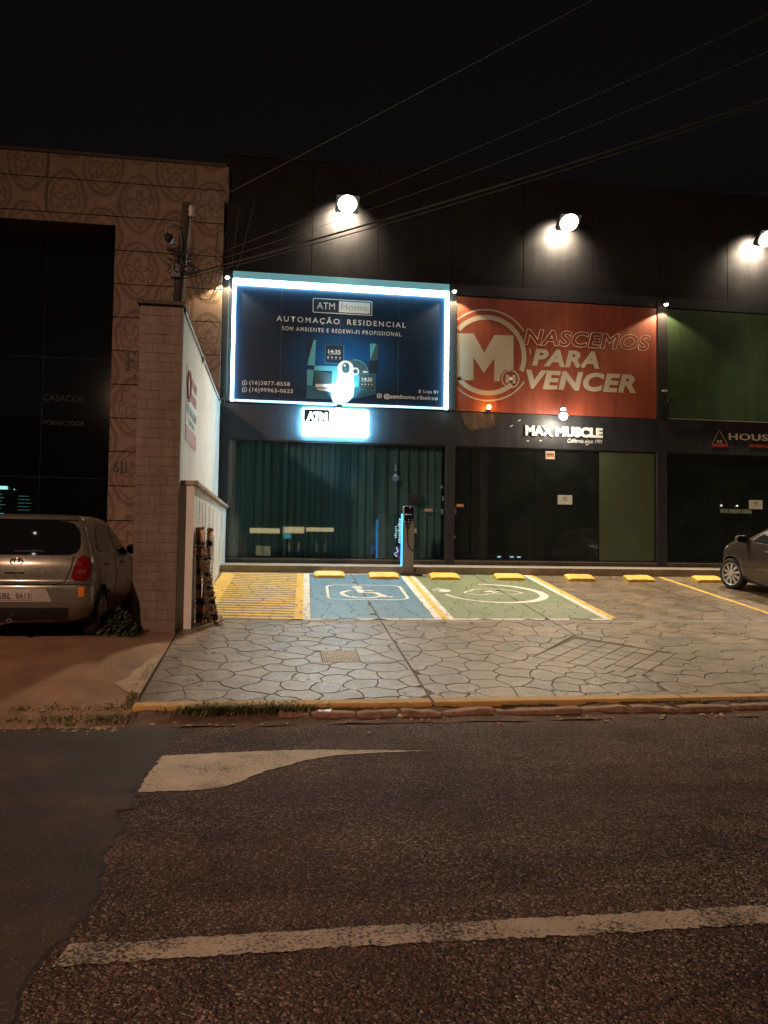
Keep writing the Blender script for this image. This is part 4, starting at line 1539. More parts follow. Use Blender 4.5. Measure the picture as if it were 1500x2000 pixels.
# ------------------------------------------------------------------ lamps on the shops
WARM = (1.0, 0.83, 0.60)
fl_lab = ['left floodlight on the parapet above the navy banner', 'middle floodlight on the parapet above the red banner', 'right floodlight on the parapet above the green banner']
for k, (x, z) in enumerate(((1.50, 9.52), (6.85, 9.48), (12.05, 9.46))):
    t = thing('floodlight', fl_lab[k], 'floodlight', (x, 17.9, z), 'floodlights along the shop parapet')
    v, f = join([tubeg([(x, 17.9, z + 0.22), (x, 17.55, z + 0.30), (x, 17.42, z + 0.18)], 0.022, 8), boxg(x - .06, x + .06, 17.885, 17.899, z + .14, z + .30)])
    mesh('arm', v, f, BLACK, t)
    dn = Vector((0, -0.62, -0.78)).normalized()
    up2 = Vector((0, -0.78, 0.62)).normalized()
    c = Vector((x, 17.38, z + 0.02))
    sx = Vector((1, 0, 0))
    def fb(w_, h_, d0, d1):
        V = [c + sx * (a * w_) + up2 * (b * h_) + dn * d for d in (d0, d1) for a, b in ((-1, -1), (1, -1), (1, 1), (-1, 1))]
        return V, [(0, 3, 2, 1), (4, 5, 6, 7), (0, 1, 5, 4), (1, 2, 6, 5), (2, 3, 7, 6), (3, 0, 4, 7)]
    v, f = fb(0.27, 0.22, -0.06, 0.05)
    mesh('housing', v, f, PLASTB, t, bevel=0.012)
    FE = emit('flood_face', (1.0, 0.86, 0.62), 28)
    v, f = latheg([(0.215, 0.05), (0.21, 0.075), (0.17, 0.11), (0.10, 0.135), (0.001, 0.145)], 24)
    mesh('lamp_face', [c + sx * p[0] + up2 * p[1] + dn * p[2] for p in v], f, FE, t, smooth=True)
    light('flood_beam', 'SPOT', tuple(c + dn * 0.22), 3500, WARM, tuple(c + Vector((0, -0.42, -0.90)) * 3), 0.16, 82, 1.0, parent=t)
    light('flood_wall_wash', 'SPOT', (x - 0.06, 17.54, z + 0.04), 1300, WARM, (x - 0.06, 17.90, z - 0.26), 0.14, 130, 1.0, parent=t)

sc_lab = ['small lamp at the top left corner of the navy banner', 'small lamp between the navy and red banners', 'small lamp between the red and green banners']
for k, x in enumerate((-1.20, 4.105, 9.47)):
    z = 7.72
    t = thing('pilaster_lamp', sc_lab[k], 'lamp', (x, 17.78, z), 'lamps on the pilaster tops')
    v, f = join([boxg(x - .02, x + .02, 17.60, 17.779, z + .02, z + .05), latheg([(0.001, z + .07), (0.045, z + .065), (0.05, z - 0.01), (0.045, z - .012)], 16, c=(x, 17.60, 0))])
    mesh('bracket', v, f, BLACK, t)
    v, f = latheg([(0.001, z - .055), (0.035, z - .045), (0.05, z - .02), (0.044, z - .0)], 16, c=(x, 17.60, 0))
    mesh('bulb', v, f, emit('pil_bulb', (1.0, 0.86, 0.62), 30), t, smooth=True)
    light('pilaster_beam', 'SPOT', (x, 17.585, z - 0.09), 110, (1.0, 0.74, 0.44), (x, 17.62, z - 2), 0.025, 128, 0.25, parent=t)
    if k:
        # little birds' nest / insulator lump left on the pilaster
        pass

t = thing('amber_lamp', 'small amber lamp at the bottom edge of the red banner', 'lamp', (5.0, 17.7, 4.93))
box('base', 4.96, 5.04, 17.66, 17.814, 4.90, 4.93, BLACK, t, 0.004)
v, f = latheg([(0.001, 5.04), (0.03, 5.035), (0.05, 5.0), (0.045, 4.94), (0.03, 4.932)], 16, c=(5.0, 17.70, 0))
mesh('bulb', v, f, emit('amber_bulb', (1.0, 0.55, 0.08), 16), t, smooth=True)
light('amber_glow', 'POINT', (5.0, 17.60, 4.98), 9, (1.0, 0.45, 0.10), size=0.05, parent=t)

t = thing('fascia_spotlight', 'bright white spotlight over the white letters of the second shop', 'lamp', (6.80, 17.7, 4.85))
v, f = join([tubeg([(6.80, 17.86, 4.86), (6.80, 17.62, 4.93), (6.80, 17.50, 4.90)], 0.016, 8), boxg(6.72, 6.88, 17.46, 17.56, 4.875, 4.93)])
mesh('arm', v, f, BLACK, t)
v, f = latheg([(0.001, 4.71), (0.05, 4.72), (0.095, 4.765), (0.105, 4.81), (0.085, 4.86), (0.05, 4.874)], 20, c=(6.79, 17.52, 0))
mesh('bulb', v, f, emit('spot_bulb', (1.0, 0.93, 0.80), 26), t, smooth=True)
v, f = latheg([(0.001, 4.985), (0.04, 4.995), (0.06, 4.96), (0.05, 4.932)], 16, c=(6.79, 17.52, 0))
mesh('bulb', v, f, emit('spot_bulb', (1.0, 0.93, 0.80), 26), t, smooth=True)
light('spot_glow', 'POINT', (6.79, 17.38, 4.74), 100, (1.0, 0.84, 0.62), size=0.07, parent=t)

# small fixings on the right pilaster
tag(box('cable_clip', 9.44, 9.58, 17.72, 17.78, 5.55, 5.60, CREAM, bevel=0.015), 'small pale bracket on the pilaster beside the green banner', 'bracket')
tag(box('sensor_box', 9.585, 9.65, 17.70, 17.80, 5.28, 5.40, BLACK, bevel=0.01), 'small dark sensor box beside the green banner', 'sensor')

# ------------------------------------------------------------------ charging station
cs = thing('charging_station', 'slim grey charging post with screen and blue light strip', 'charging station', (2.77, 16.0, rz(15.85)))
cb = rz(15.85)
GREY = mat('charger_grey', (0.26, 0.235, 0.225), 0.45, 0.08, 6, metal=0.2)
box('column', 2.650, 2.890, 15.88, 16.06, cb + 0.0, 2.14, GREY, cs, 0.008)
v, f = prismXZ(roundrect(2.662, 2.884, 2.142, 2.48, 0.04), 15.86, 16.06)
mesh('head', v, f, ALU, cs, bevel=0.006)
pr('screen', roundrect(2.674, 2.872, 2.152, 2.468, 0.03), mat('screen_black', (0.012, 0.012, 0.03), 0.12), 0.006, cs, 15.860)
pr('screen_button', circ(2.765, 2.19, 0.014, 14), ALU, 0.004, cs, 15.8535)
pr('screen_button', roundrect(2.815, 2.85, 2.175, 2.205, 0.006), ALU, 0.004, cs, 15.8535)
pr('screen_light', circ(2.715, 2.30, 0.011, 12), emit('screen_dot', (0.9, 0.75, 0.6), 0.6), 0.003, cs, 15.8535)
pr('screen_light', circ(2.795, 2.445, 0.009, 12), emit('screen_dot', (0.9, 0.75, 0.6), 0.6), 0.003, cs, 15.8535)
box('screen_text', 2.735, 2.83, 15.850, 15.8535, 2.294, 2.306, emit('screen_line', (0.3, 0.3, 0.5), 0.35), cs)
box('light_strip', 2.618, 2.648, 15.89, 15.94, 1.215, 2.31, emit('led_blue', (0.05, 0.42, 1.0), 3.2), cs, 0.008)
light('strip_glow', 'POINT', (2.60, 15.86, 1.55), 0.6, (0.08, 0.25, 1.0), size=0.15, parent=cs)
BLADE = glass_mat('acrylic_blade', (0.86, 0.90, 0.95), 0.05)
box('side_blade', 2.455, 2.616, 15.905, 15.925, 1.24, 2.30, BLADE, cs)
GLET = emit('blade_letter', (0.45, 0.85, 0.95), 0.75)
def vert(u, v, q):   # text running upwards
    return (u, 15.902, v)
def vmap(xa, xb, za, zb):
    return lambda u, t, q: (xb - (t - za) / 1.0, 15.902, u)
text('lettering', 'mobilo', 1.70, 2.215, 0.0, 0.066, 0, GLET, cs, bold=0.02, map=lambda u, t, q: (2.612 - t, 15.902, u))
text('lettering', 'dun', 1.80, 2.05, 0.0, 0.055, 0, GLET, cs, bold=0.0, map=lambda u, t, q: (2.528 - t, 15.902, u))
LG = emit('blade_magenta', (0.55, 0.06, 0.20), 0.45)
strip_ = [(2.475, 1.47), (2.535, 1.535), (2.51, 1.625)]
v, f = join([tubeg([(x, 15.90, z) for x, z in [(2.535, 1.41), (2.475, 1.47), (2.555, 1.52), (2.52, 1.60)]], 0.009, 5)])
mesh('logo', v, f, GLET, cs)
v, f = join([tubeg([(x, 15.898, z) for x, z in [(2.53, 1.635), (2.575, 1.54), (2.535, 1.47), (2.60, 1.36)]], 0.008, 5)])
mesh('logo', v, f, LG, cs)
tube('charge_cable', [(2.735, 15.875, 2.14), (2.74, 15.83, 1.98), (2.735, 15.815, 1.80), (2.755, 15.82, 1.66), (2.81, 15.84, 1.57), (2.875, 15.87, 1.53), (2.91, 15.95, 1.56), (2.93, 15.98, 1.70), (2.955, 15.98, 1.83), (2.935, 15.96, 1.93)], 0.012, RUBBER, cs)
tube('charge_cable', [(2.905, 15.97, 1.93), (2.95, 15.96, 1.80), (2.955, 15.95, 1.66), (2.925, 15.95, 1.56), (2.90, 15.97, 1.60)], 0.014, RUBBER, cs)
tube('cable_gland', [(2.715, 15.872, 2.14), (2.735, 15.868, 2.0)], [0.024, 0.014], PLASTB, cs)
tube('cable_gland', [(2.80, 15.872, 2.14), (2.765, 15.868, 1.98)], [0.018, 0.010], PLASTB, cs)
box('connector_holster', 2.892, 2.955, 15.92, 16.02, 1.91, 2.0, mat('holster_grey', (0.55, 0.54, 0.50), 0.5), cs, 0.012)
box('base_plate', 2.60, 3.06, 15.76, 16.015, cb - 0.012, cb + 0.05, mat('dark_concrete', (0.06, 0.05, 0.045), 0.8, 0.3, 8, 0.004), cs, 0.006)

# ------------------------------------------------------------------ wheel stops
def wheel_stop(cx, cy_, label, seed):
    L, D, H = 0.60, 0.30, 0.115
    r_ = random.Random(seed)
    t = thing('wheel_stop', label, 'wheel stop', (cx, cy_, rz(cy_)), 'yellow wheel stops in a row')
    V, F = [], []
    N = 8
    for i in range(N + 1):
        x = cx - L / 2 + L * i / N
        e = 0.02 if i in (0, N) else 0
        j = lambda s=.0025: r_.uniform(-s, s)
        for (dy, z) in ((-D / 2, -0.02), (-D / 2 + e * .5, 0.055 - e + j()), (-D / 2 + .012 + e * .3, 0.065 - e + j()), (D / 2 - 0.075, H - e + j()), (D / 2 - .02, H - .004 - e + j()), (D / 2, 0.06 - e), (D / 2, -0.02)):
            V.append((x, cy_ + dy + j(), rz(cy_ + dy) + z))
    for i in range(N):
        for k in range(6):
            a = i * 7 + k
            F.append((a, a + 7, a + 8, a + 1))
    F += [tuple(range(7)), tuple(N * 7 + k for k in range(6, -1, -1))]
    mesh('block', V, F, YSTOP, t, bevel=0.004)
    return t
for k, (x, yv, lab) in enumerate(((1.10, 15.52, 'yellow wheel stop at the left of the blue bay'), (2.19, 15.42, 'yellow wheel stop of the blue bay beside the charging post'), (3.44, 15.40, 'yellow wheel stop at the left of the green bay'), (4.81, 15.40, 'yellow wheel stop at the right of the green bay'),
                              (6.33, 15.38, 'yellow wheel stop just right of the green bay'), (7.62, 15.32, 'yellow wheel stop left of the single yellow line'), (9.17, 15.32, 'yellow wheel stop touching the front wheel of the grey car'))):
    wheel_stop(x, yv, lab, k)

# ------------------------------------------------------------------ boundary wall, pillar, low wall
bw = thing('boundary_wall', 'tall white plastered boundary wall beside the lot', 'wall', (-1.4, 14, 0.5))
V = [(-1.50, 10.72, 0.2), (-1.30, 10.72, 0.2), (-1.30, 17.69, 0.9), (-1.50, 17.69, 0.9), (-1.50, 10.72, 4.80), (-1.30, 10.72, 4.80), (-1.30, 17.69, 4.80), (-1.50, 17.69, 4.80)]
mesh('wall_body', V, [(0, 3, 2, 1), (4, 5, 6, 7), (0, 1, 5, 4), (1, 2, 6, 5), (2, 3, 7, 6), (3, 0, 4, 7)], WHITEW, bw)
box('metal_coping', -1.52, -1.275, 10.74, 17.68, 4.803, 4.845, GALV, bw, 0.006)
box('coping_clip', -1.53, -1.262, 13.3, 13.42, 4.74, 4.86, GALV, bw, 0.006)
tube('coping_end_bracket', [(-1.28, 17.2, 4.82), (-1.20, 17.3, 4.86), (-1.18, 17.3, 4.70)], 0.02, BLACK, bw)
pl = thing('brick_pillar', 'tall pinkish painted brick pillar at the end of the white wall', 'pillar', (-1.57, 10.9, 0.4))
box('pillar_core', -1.862, -1.302, 10.606, 11.05, 0.2, 4.85, mat('pillar_mortar', (0.165, 0.12, 0.10), 0.9, 0.2, 6), pl)
rb_ = random.Random(9)
row = 0
z = 0.36
while z < 4.80:
    h = 0.128
    offs = [0.0, 0.145, 0.05, 0.20][row % 4]
    xs = [-1.868]
    x = -1.868 + 0.13 + offs
    while x < -1.34:
        xs.append(x)
        x += 0.29
    xs.append(-1.298)
    for a, b in zip(xs[:-1], xs[1:]):
        if b - a < 0.02:
            continue
        d = rb_.uniform(-0.003, 0.003)
        box('brick', a + 0.0022, b - 0.0022, 10.597 + d, 10.70, z + 0.0022, min(z + h, 4.845) - 0.0022, PINKW, pl)
    row += 1
    z += h
box('cap_slab', -1.90, -1.27, 10.53, 11.10, 4.852, 4.905, mat('dark_cap', (0.08, 0.06, 0.055), 0.8, 0.3, 6, 0.006), pl, 0.008)
lw = thing('low_wall', 'low white wall with pinkish coping and painted script before the tall wall', 'wall', (-1.2, 14, 0.5))
V = [(-1.297, 10.80, 0.25), (-1.115, 10.80, 0.25), (-1.115, 17.79, 1.0), (-1.297, 17.79, 1.0), (-1.297, 10.80, 2.43), (-1.115, 10.80, 2.43), (-1.115, 17.79, 2.43), (-1.297, 17.79, 2.43)]
mesh('wall_body', V, [(0, 3, 2, 1), (4, 5, 6, 7), (0, 1, 5, 4), (1, 2, 6, 5), (2, 3, 7, 6), (3, 0, 4, 7)], WHITEW, lw)
box('coping', -1.297, -1.065, 10.77, 17.78, 2.433, 2.50, PLAST, lw, 0.01)
# painted marks on the low wall: slanted script run vertically
rm = random.Random(31)
for (yv, zt, ln) in ((11.5, 2.28, 0.36), (11.95, 2.22, 0.34), (12.5, 2.26, 0.42), (13.2, 2.22, 0.40), (14.0, 2.22, 0.34), (15.0, 2.24, 0.40), (16.2, 2.2, 0.36), (13.0, 1.66, 0.30), (14.4, 1.70, 0.42), (15.8, 1.74, 0.46)):
    segs = []
    z = zt
    while z > zt - ln:
        w_ = rm.uniform(0.09, 0.17)
        h_ = 0.016
        a = yv + rm.uniform(-0.01, 0.01)
        segs.append(([(-1.112, a, z), (-1.112, a + w_, z + 0.03), (-1.112, a + w_, z + 0.03 + h_), (-1.112, a, z + h_)], [(0, 1, 2, 3)]))
        z -= rm.uniform(0.030, 0.045)
    segs.append(([(-1.112, yv + .05, z - .06), (-1.112, yv + .065, z - .06), (-1.112, yv + .15, zt - .05), (-1.112, yv + .13, zt - .05)], [(0, 1, 2, 3)]))
    segs.append(([(-1.112, yv + .02, z - .10), (-1.112, yv + .14, z - .09), (-1.112, yv + .14, z - .075), (-1.112, yv + .02, z - .085)], [(0, 1, 2, 3)]))
    v, f = join(segs)
    mesh('painted_script', v, f, INK, lw)
# sign on the tall wall
ws = thing('wall_sign', 'worn red and green lettered sign painted on the tall white wall', 'sign', (-1.3, 11.9, 3.2))
def wp(name, y0, y1, z0, z1, m_, d=0.004):
    return box(name, -1.298, -1.298 + d, y0, y1, z0, z1, m_, ws)
RS = mat('sign_red', (0.55, 0.10, 0.09), 0.6, 0.15, 6)
GS = mat('sign_green', (0.10, 0.20, 0.20), 0.6, 0.15, 6)
wp('board', 11.15, 12.65, 3.10, 4.20, WHITEW)
ring = [(-1.292, 11.42 + 0.2 * math.cos(a), 3.93 + 0.22 * math.sin(a)) for a in [2 * math.pi * i / 24 for i in range(24)]]
tube('emblem_ring', ring, 0.022, RS, ws, 5, True)
mp = lambda u, t, q: (-1.292, u, t)
def bars(y0, y1, z0, z1, m_, n_, seed):
    """unreadable worn letter strokes"""
    q = random.Random(seed)
    ps = []
    for i in range(n_):
        u = y0 + (y1 - y0) * (i + 0.1) / n_
        w_ = (y1 - y0) / n_ * q.uniform(0.25, 0.7)
        ps.append(boxg(-1.294, -1.291, u, u + w_, z0 + q.uniform(0, .02), z1 - q.uniform(0, .03)))
    v_, f_ = join(ps)
    return mesh('worn_lettering', v_, f_, m_, ws)
bars(11.72, 12.58, 3.98, 4.14, RS, 9, 1)
bars(11.72, 12.58, 3.75, 3.92, RS, 9, 2)
bars(11.22, 12.60, 3.52, 3.65, GS, 14, 3)
bars(11.5, 12.3, 3.38, 3.48, GS, 8, 4)
wp('red_panel', 11.18, 12.62, 3.12, 3.34, RS, 0.006)
for k in range(3):
    wp('pale_line', 11.3, 12.5, 3.16 + 0.06 * k, 3.18 + 0.06 * k, PAPER, 0.008)
wp('bright_strip', 11.15, 12.68, 3.67, 3.71, PRINTW, 0.01)

# ------------------------------------------------------------------ left building
LY = 17.7
lbg = thing('patterned_building', 'tall building clad in brown damask patterned panels at the left', 'building', (-4, 18, 1.2))
zc = [10.31, 9.75, 8.97, 8.20, 7.44, 6.68, 5.92, 5.16, 4.40, 3.65, 2.88, 2.11, 1.15]
OPX, OPZ = -3.70, 8.77
for a, b in zip(zc[:-1], zc[1:]):
    if b >= OPZ:
        for xa, xb in ((-14.0, -9.6), (-9.585, -5.2), (-5.185, -1.315)):
            box('cladding_panel', xa, xb, LY, LY + 0.05, b + 0.012, a - 0.012, DAMASK, lbg)
    else:
        if a > OPZ:
            box('cladding_panel', -14.0, OPX - 0.002, LY, LY + 0.05, OPZ, a - 0.012, DAMASK, lbg)
        box('cladding_panel', OPX, -1.315, LY, LY + 0.05, b + 0.012, a - 0.012, DAMASK, lbg)
BR = mat('brown_joint', (0.10, 0.065, 0.05), 0.9, 0.2, 5)
V, F = join([boxg(-14, -1.32, LY + 0.051, LY + 0.35, OPZ + 0.001, 10.29), boxg(OPX + .001, -1.32, LY + 0.051, LY + 0.35, 1.0, OPZ)])
mesh('wall_core', V, F, BR, lbg)
box('roof_cap', -14, -1.28, LY - 0.05, LY + 0.4, 10.313, 10.37, mat('brown_cap', (0.12, 0.085, 0.07), 0.8, 0.2, 5), lbg, 0.005)
box('corner_block', -1.312, -1.22, LY - 0.02, LY + 0.5, 9.55, 10.31, DAMASK, lbg, 0.006)
box('side_wall', -1.60, -1.33, LY + 0.36, 26, 1.0, 10.28, DARKW, lbg)
# recessed dark glazing in the big opening
DGL = NT('dark_glazing')
DGL.base((0.006, 0.008, 0.009))
DGL.set(Roughness=0.06, Specular_IOR_Level=0.5)
MATS['dark_glazing'] = DGL.m
for i in range(6):
    xa = -14 + (10.3 / 6) * i
    for (za, zb) in ((1.15, 3.1), (3.12, 5.9), (5.92, OPZ + 0.3)):
        box('dark_pane', xa + 0.01, xa + 10.3 / 6 - 0.01, 18.60, 18.63, za, zb, DGL.m, lbg)
V, F = join([boxg(-14, -3.7, 18.64, 18.7, 1.0, 9.1)])
mesh('glazing_back', V, F, BLACK, lbg)
box('reveal', OPX - 0.001, OPX + 0.06, LY + 0.352, 18.7, 1.0, OPZ, BR, lbg)
box('soffit', -14, OPX, LY + 0.352, 18.7, OPZ + 0.002, OPZ + 0.06, BR, lbg)
GT = mat('ghost_letter', (0.055, 0.05, 0.046), 0.6, 0.2, 6)
text('glass_lettering', 'CASACOR', -5.38, -4.47, 4.885, 5.03, 18.597, GT, lbg, bold=-0.004)
text('glass_lettering', 'FORNECEDOR', -5.36, -4.46, 4.32, 4.43, 18.597, GT, lbg, bold=0.004)
# serif letters and the house number
DK = mat('dark_letter', (0.03, 0.024, 0.022), 0.5, 0.2, 8)
def serifF(x0, x1, z0, z1, y):
    w_, h_ = x1 - x0, z1 - z0
    P = [(0, 0), (.5, 0), (.5, .05), (.36, .08), (.36, .46), (.68, .46), (.74, .36), (.79, .36), (.79, .64), (.74, .64), (.68, .54), (.36, .54), (.36, .92), (.82, .92), (.93, .76), (1.0, .76), (.98, 1), (0, 1), (0, .95), (.13, .92), (.13, .08), (0, .05)]
    return [(x0 + a * w_, z0 + b * h_) for a, b in P]
nm = thing('wall_letters', 'dark serif letters on the patterned pier, partly behind the pillar', 'sign', (-3.2, LY, 5.3))
poly('letter', serifF(-3.40, -3.19, 5.47, 5.93, 0), LY - 0.03, LY - 0.002, DK, nm)
poly('letter', [(-3.155, 5.47), (-3.06, 5.47), (-3.06, 5.49), (-3.085, 5.50), (-3.085, 5.90), (-3.06, 5.91), (-3.06, 5.93), (-3.155, 5.93), (-3.155, 5.91), (-3.13, 5.90), (-3.13, 5.50), (-3.155, 5.49)], LY - 0.03, LY - 0.002, DK, nm)
text('small_letters', 'Ac', -3.228, -3.08, 5.27, 5.41, LY - 0.003, DK, nm, bold=0.02, thick=0.01)
hn = thing('house_number', 'dark house number 611 on the patterned pier', 'house number', (-3.45, LY, 3.17))
text('digit', '6', -3.59, -3.48, 3.175, 3.435, LY - 0.003, DK, hn, bold=0.01, thick=0.02)
for xa in (-3.45, -3.36):
    poly('digit', [(xa, 3.175), (xa + .075, 3.175), (xa + .075, 3.188), (xa + .055, 3.195), (xa + .055, 3.435), (xa + .04, 3.435), (xa, 3.40), (xa, 3.388), (xa + .02, 3.395), (xa + .02, 3.195), (xa, 3.188)], LY - 0.024, LY - 0.003, DK, hn)
# teal lights mirrored in the far left glazing, added as self-glowing shapes
tl = thing('teal_reflection', 'teal reflections built as glowing bars at the far left behind the silver car', 'reflection', (-6.3, 18.5, 1.3))
TE = emit('teal_glow', (0.35, 0.95, 0.85), 0.9)
TE2 = emit('teal_dim', (0.04, 0.25, 0.24), 0.35)
box('mirrored_bar', -6.9, -6.08, 18.50, 18.56, 2.80, 2.87, TE, tl)
for k, (zz, xa) in enumerate(((2.68, -6.2), (2.60, -6.15), (2.52, -6.2), (2.44, -6.12), (2.36, -6.2))):
    box('mirrored_line', -6.9, xa, 18.52, 18.56, zz, zz + 0.014, TE2, tl)
    box('mirrored_line', -5.85, -5.62 + 0.03 * (k % 3), 18.56, 18.598, zz - .03, zz - 0.022, TE2, tl)
box('mirrored_panel', -6.9, -6.14, 18.52, 18.56, 2.10, 2.25, emit('teal_panel', (0.12, 0.6, 0.6), 0.6), tl)
poly('lamp', circ(-5.96, 2.22, 0.022, 10), 18.50, 18.53, TE, tl)  # both dots are mirrored lights too, given a glow of their own
poly('lamp', circ(-5.92, 2.80, 0.010, 10), 18.50, 18.53, TE, tl)

# ------------------------------------------------------------------ service pole and cables
sp_ = thing('service_pole', 'dark service pole with coiled wires on top of the brick pillar', 'pole', (-1.34, 10.85, 4.9))
WOOD = mat('dark_pole', (0.045, 0.04, 0.036), 0.8, 0.3, 9, 0.006, 40)
tube('pole_shaft', [(-1.42, 10.85, 4.90), (-1.375, 10.85, 5.6), (-1.32, 10.85, 6.34)], 0.062, WOOD, sp_, 10)
tube('conduit', [(-1.325, 10.79, 4.86), (-1.285, 10.78, 5.6), (-1.245, 10.79, 6.25)], 0.018, GALV, sp_, 8)
box('pole_cap', -1.375, -1.265, 10.79, 10.91, 6.335, 6.40, WOOD, sp_, 0.01)
v, f = latheg([(0.001, 5.98), (0.03, 5.975), (0.045, 5.93), (0.03, 5.89), (0.045, 5.85), (0.02, 5.82)], 12, c=(-1.24, 10.72, 0.33))
mesh('insulator', v, f, mat('porcelain', (0.5, 0.47, 0.42), 0.3), sp_, smooth=True)
box('meter_box', -1.50, -1.36, 10.74, 10.84, 5.30, 5.50, PLASTB, sp_, 0.01)
v, f = latheg([(0.001, -0.07), (0.05, -0.06), (0.06, 0.0), (0.05, 0.06), (0.001, 0.07)], 14, axis='Y', c=(-1.54, 10.8, 5.86))
mesh('junction_lamp', v, f, PLASTB, sp_, smooth=True)
tube('bracket_loop', [(-1.36, 10.80, 6.0), (-1.45, 10.78, 6.05), (-1.55, 10.78, 6.0), (-1.56, 10.79, 5.90)], 0.009, CABLE, sp_, 6)
tube('bracket_loop', [(-1.45, 10.78, 6.03), (-1.38, 10.74, 5.95), (-1.36, 10.73, 5.75), (-1.35, 10.73, 5.5)], 0.008, CABLEG, sp_, 6)
rk = random.Random(44)
segs = []
for k in range(26):
    c0 = Vector((-1.36 + rk.uniform(-.12, .16), 10.76 + rk.uniform(-.06, .06), 5.55 + rk.uniform(-.16, .16)))
    ps = []
    a0 = rk.uniform(0, 6)
    for i in range(9):
        a = a0 + i * 0.62
        ps.append(c0 + Vector((math.cos(a) * rk.uniform(.05, .12), math.cos(a * 1.7) * .03, math.sin(a) * rk.uniform(.04, .10))))
    segs.append(tubeg(ps, rk.uniform(0.004, 0.009), 5))
v, f = join(segs)
mesh('wire_tangle', v, f, CABLE, sp_)
for k in range(7):
    a = Vector((-1.22 + rk.uniform(-.05, .1), 10.74, 5.55 + rk.uniform(-.15, .15)))
    tube('loose_wire', [a, a + Vector((0.1, -0.02, -0.28 - rk.random() * .2)), a + Vector((0.22 + rk.random() * .1, -.02, -0.42)), a + Vector((0.30 + rk.random() * .12, 0, -.15)), a + Vector((0.36 + rk.random() * .12, 0.02, 0.35 + rk.random() * .3))], 0.0045, CABLEG if k % 2 else CABLE, sp_, 5)


def cable(name, a, b, sag, r, label, m_=CABLE, N=24):
    a, b = Vector(a), Vector(b)
    ps = []
    for i in range(N + 1):
        t = i / N
        p = a.lerp(b, t)
        p.z -= sag * 4 * t * (1 - t)
        ps.append(p)
    return tag(tube(name, ps, r, m_, None, 6), label, 'cable', 'overhead cables')


cable('overhead_cable', (-1.22, 10.8, 6.27), (7.6, 7.75, 10.45), 0.05, 0.0034, 'thin overhead cable rising highest to the right from the pole top', CABLEG)
cable('overhead_cable', (-1.28, 10.7, 5.46), (7.6, 7.75, 8.98), 0.16, 0.0026, 'thin overhead cable crossing the dark sky just above the left floodlight', CABLEG)
cable('overhead_cable', (-1.28, 10.7, 5.40), (7.6, 7.75, 8.45), 0.20, 0.0026, 'thin overhead cable, second above the dark cable pair', CABLEG)
cable('overhead_cable', (-1.30, 10.7, 5.32), (7.6, 7.75, 7.65), 0.10, 0.012, 'thick dark overhead cable passing in front of the left floodlight')
cable('overhead_cable', (-1.30, 10.66, 5.26), (7.6, 7.70, 7.60), 0.13, 0.007, 'dark overhead cable twisted just below the thick one')
cable('drop_wire', (-1.10, 17.6, 8.0), (-0.95, 17.55, 9.4), -0.03, 0.005, 'thin wire hanging above the left corner of the navy banner', CABLEG, 8)
cable('drop_wire', (-0.98, 17.6, 7.9), (-0.60, 17.55, 9.6), 0.03, 0.005, 'second thin wire above the left corner of the navy banner', CABLEG, 8)
cable('drop_wire', (-1.16, 17.74, 7.7), (-1.17, 17.74, 4.95), 0.0, 0.006, 'thin wire running down the left pilaster beside the navy banner', CABLEG, 8)

# utility pole the cables run to (right, outside the picture)
up = thing('utility_pole', 'round concrete utility pole carrying the overhead cables', 'pole', (7.7, 7.75, 0))
tube('pole_shaft', [(7.75, 7.78, 0.0), (7.75, 7.78, 11)], [0.16, 0.10], CONC, up, 14)
box('crossarm', 7.55, 7.66, 7.0, 8.5, 10.35, 10.45, WOOD, up)

# ------------------------------------------------------------------ street lamp behind the camera
sl = thing('street_lamp', 'tall street lamp on the far pavement behind the viewer', 'street lamp', (-7.4, -9.3, 0.12))
tube('pole_shaft', [(-7.4, -9.3, 0.12), (-7.4, -9.3, 8.6)], [0.10, 0.06], GALV, sl, 12)
tube('lamp_arm', [(-7.4, -9.3, 8.4), (-7.4, -8.6, 9.0), (-7.4, -6.0, 9.25), (-7.4, -4.2, 9.3)], 0.035, GALV, sl, 10)
box('lamp_head', -7.56, -7.24, -4.5, -3.75, 9.24, 9.38, GALV, sl, 0.03)
box('lamp_glass', -7.5, -7.3, -4.4, -3.85, 9.225, 9.238, emit('street_glass', (1.0, 0.62, 0.34), 20), sl)
light('street_beam', 'SPOT', (-7.4, -4.1, 9.2), 8200, (1.0, 0.60, 0.40), (-2.5, 2.5, 0), 0.15, 150, 1.0, parent=sl)

# ------------------------------------------------------------------ building opposite (seen mirrored in the shop glass)
ob = thing('opposite_building', 'low building across the street with lit window strips, mirrored in the glass', 'building', (5, -14, 0))
box('wall', -30, 40, -15.5, -14.06, 0, 9.5, mat('opposite_wall', (0.09, 0.075, 0.06), 0.8, 0.2, 1), ob)
LW = emit('lit_window', (1.0, 0.74, 0.36), 3.6)
for (a, b, z0, z1) in ((-1.60, 0.28, 2.30, 2.62), (0.50, 1.85, 2.34, 2.74), (1.98, 3.77, 2.46, 2.72)):
    box('lit_strip', a, b, -14.05, -14.0, z0, z1, LW, ob)
box('teal_screen', 0.51, 1.0, -14.04, -14.0, 1.98, 2.31, emit('teal_screen', (0.15, 0.75, 0.8), 2), ob)
for (a, b, z0, z1) in ((-1.2, -0.78, 0.88, 1.50), (-0.74, -0.28, 0.88, 1.48)):
    box('dim_window', a, b, -14.04, -14.0, z0, z1, emit('dim_window', (0.9, 0.75, 0.35), 1.0), ob)
for x in (0.85, 1.45, 2.6, 3.15):
    box('dim_post', x, x + 0.12, -14.04, -14.0, 1.15, 1.75, emit('dim_post', (0.9, 0.75, 0.45), 0.5), ob)
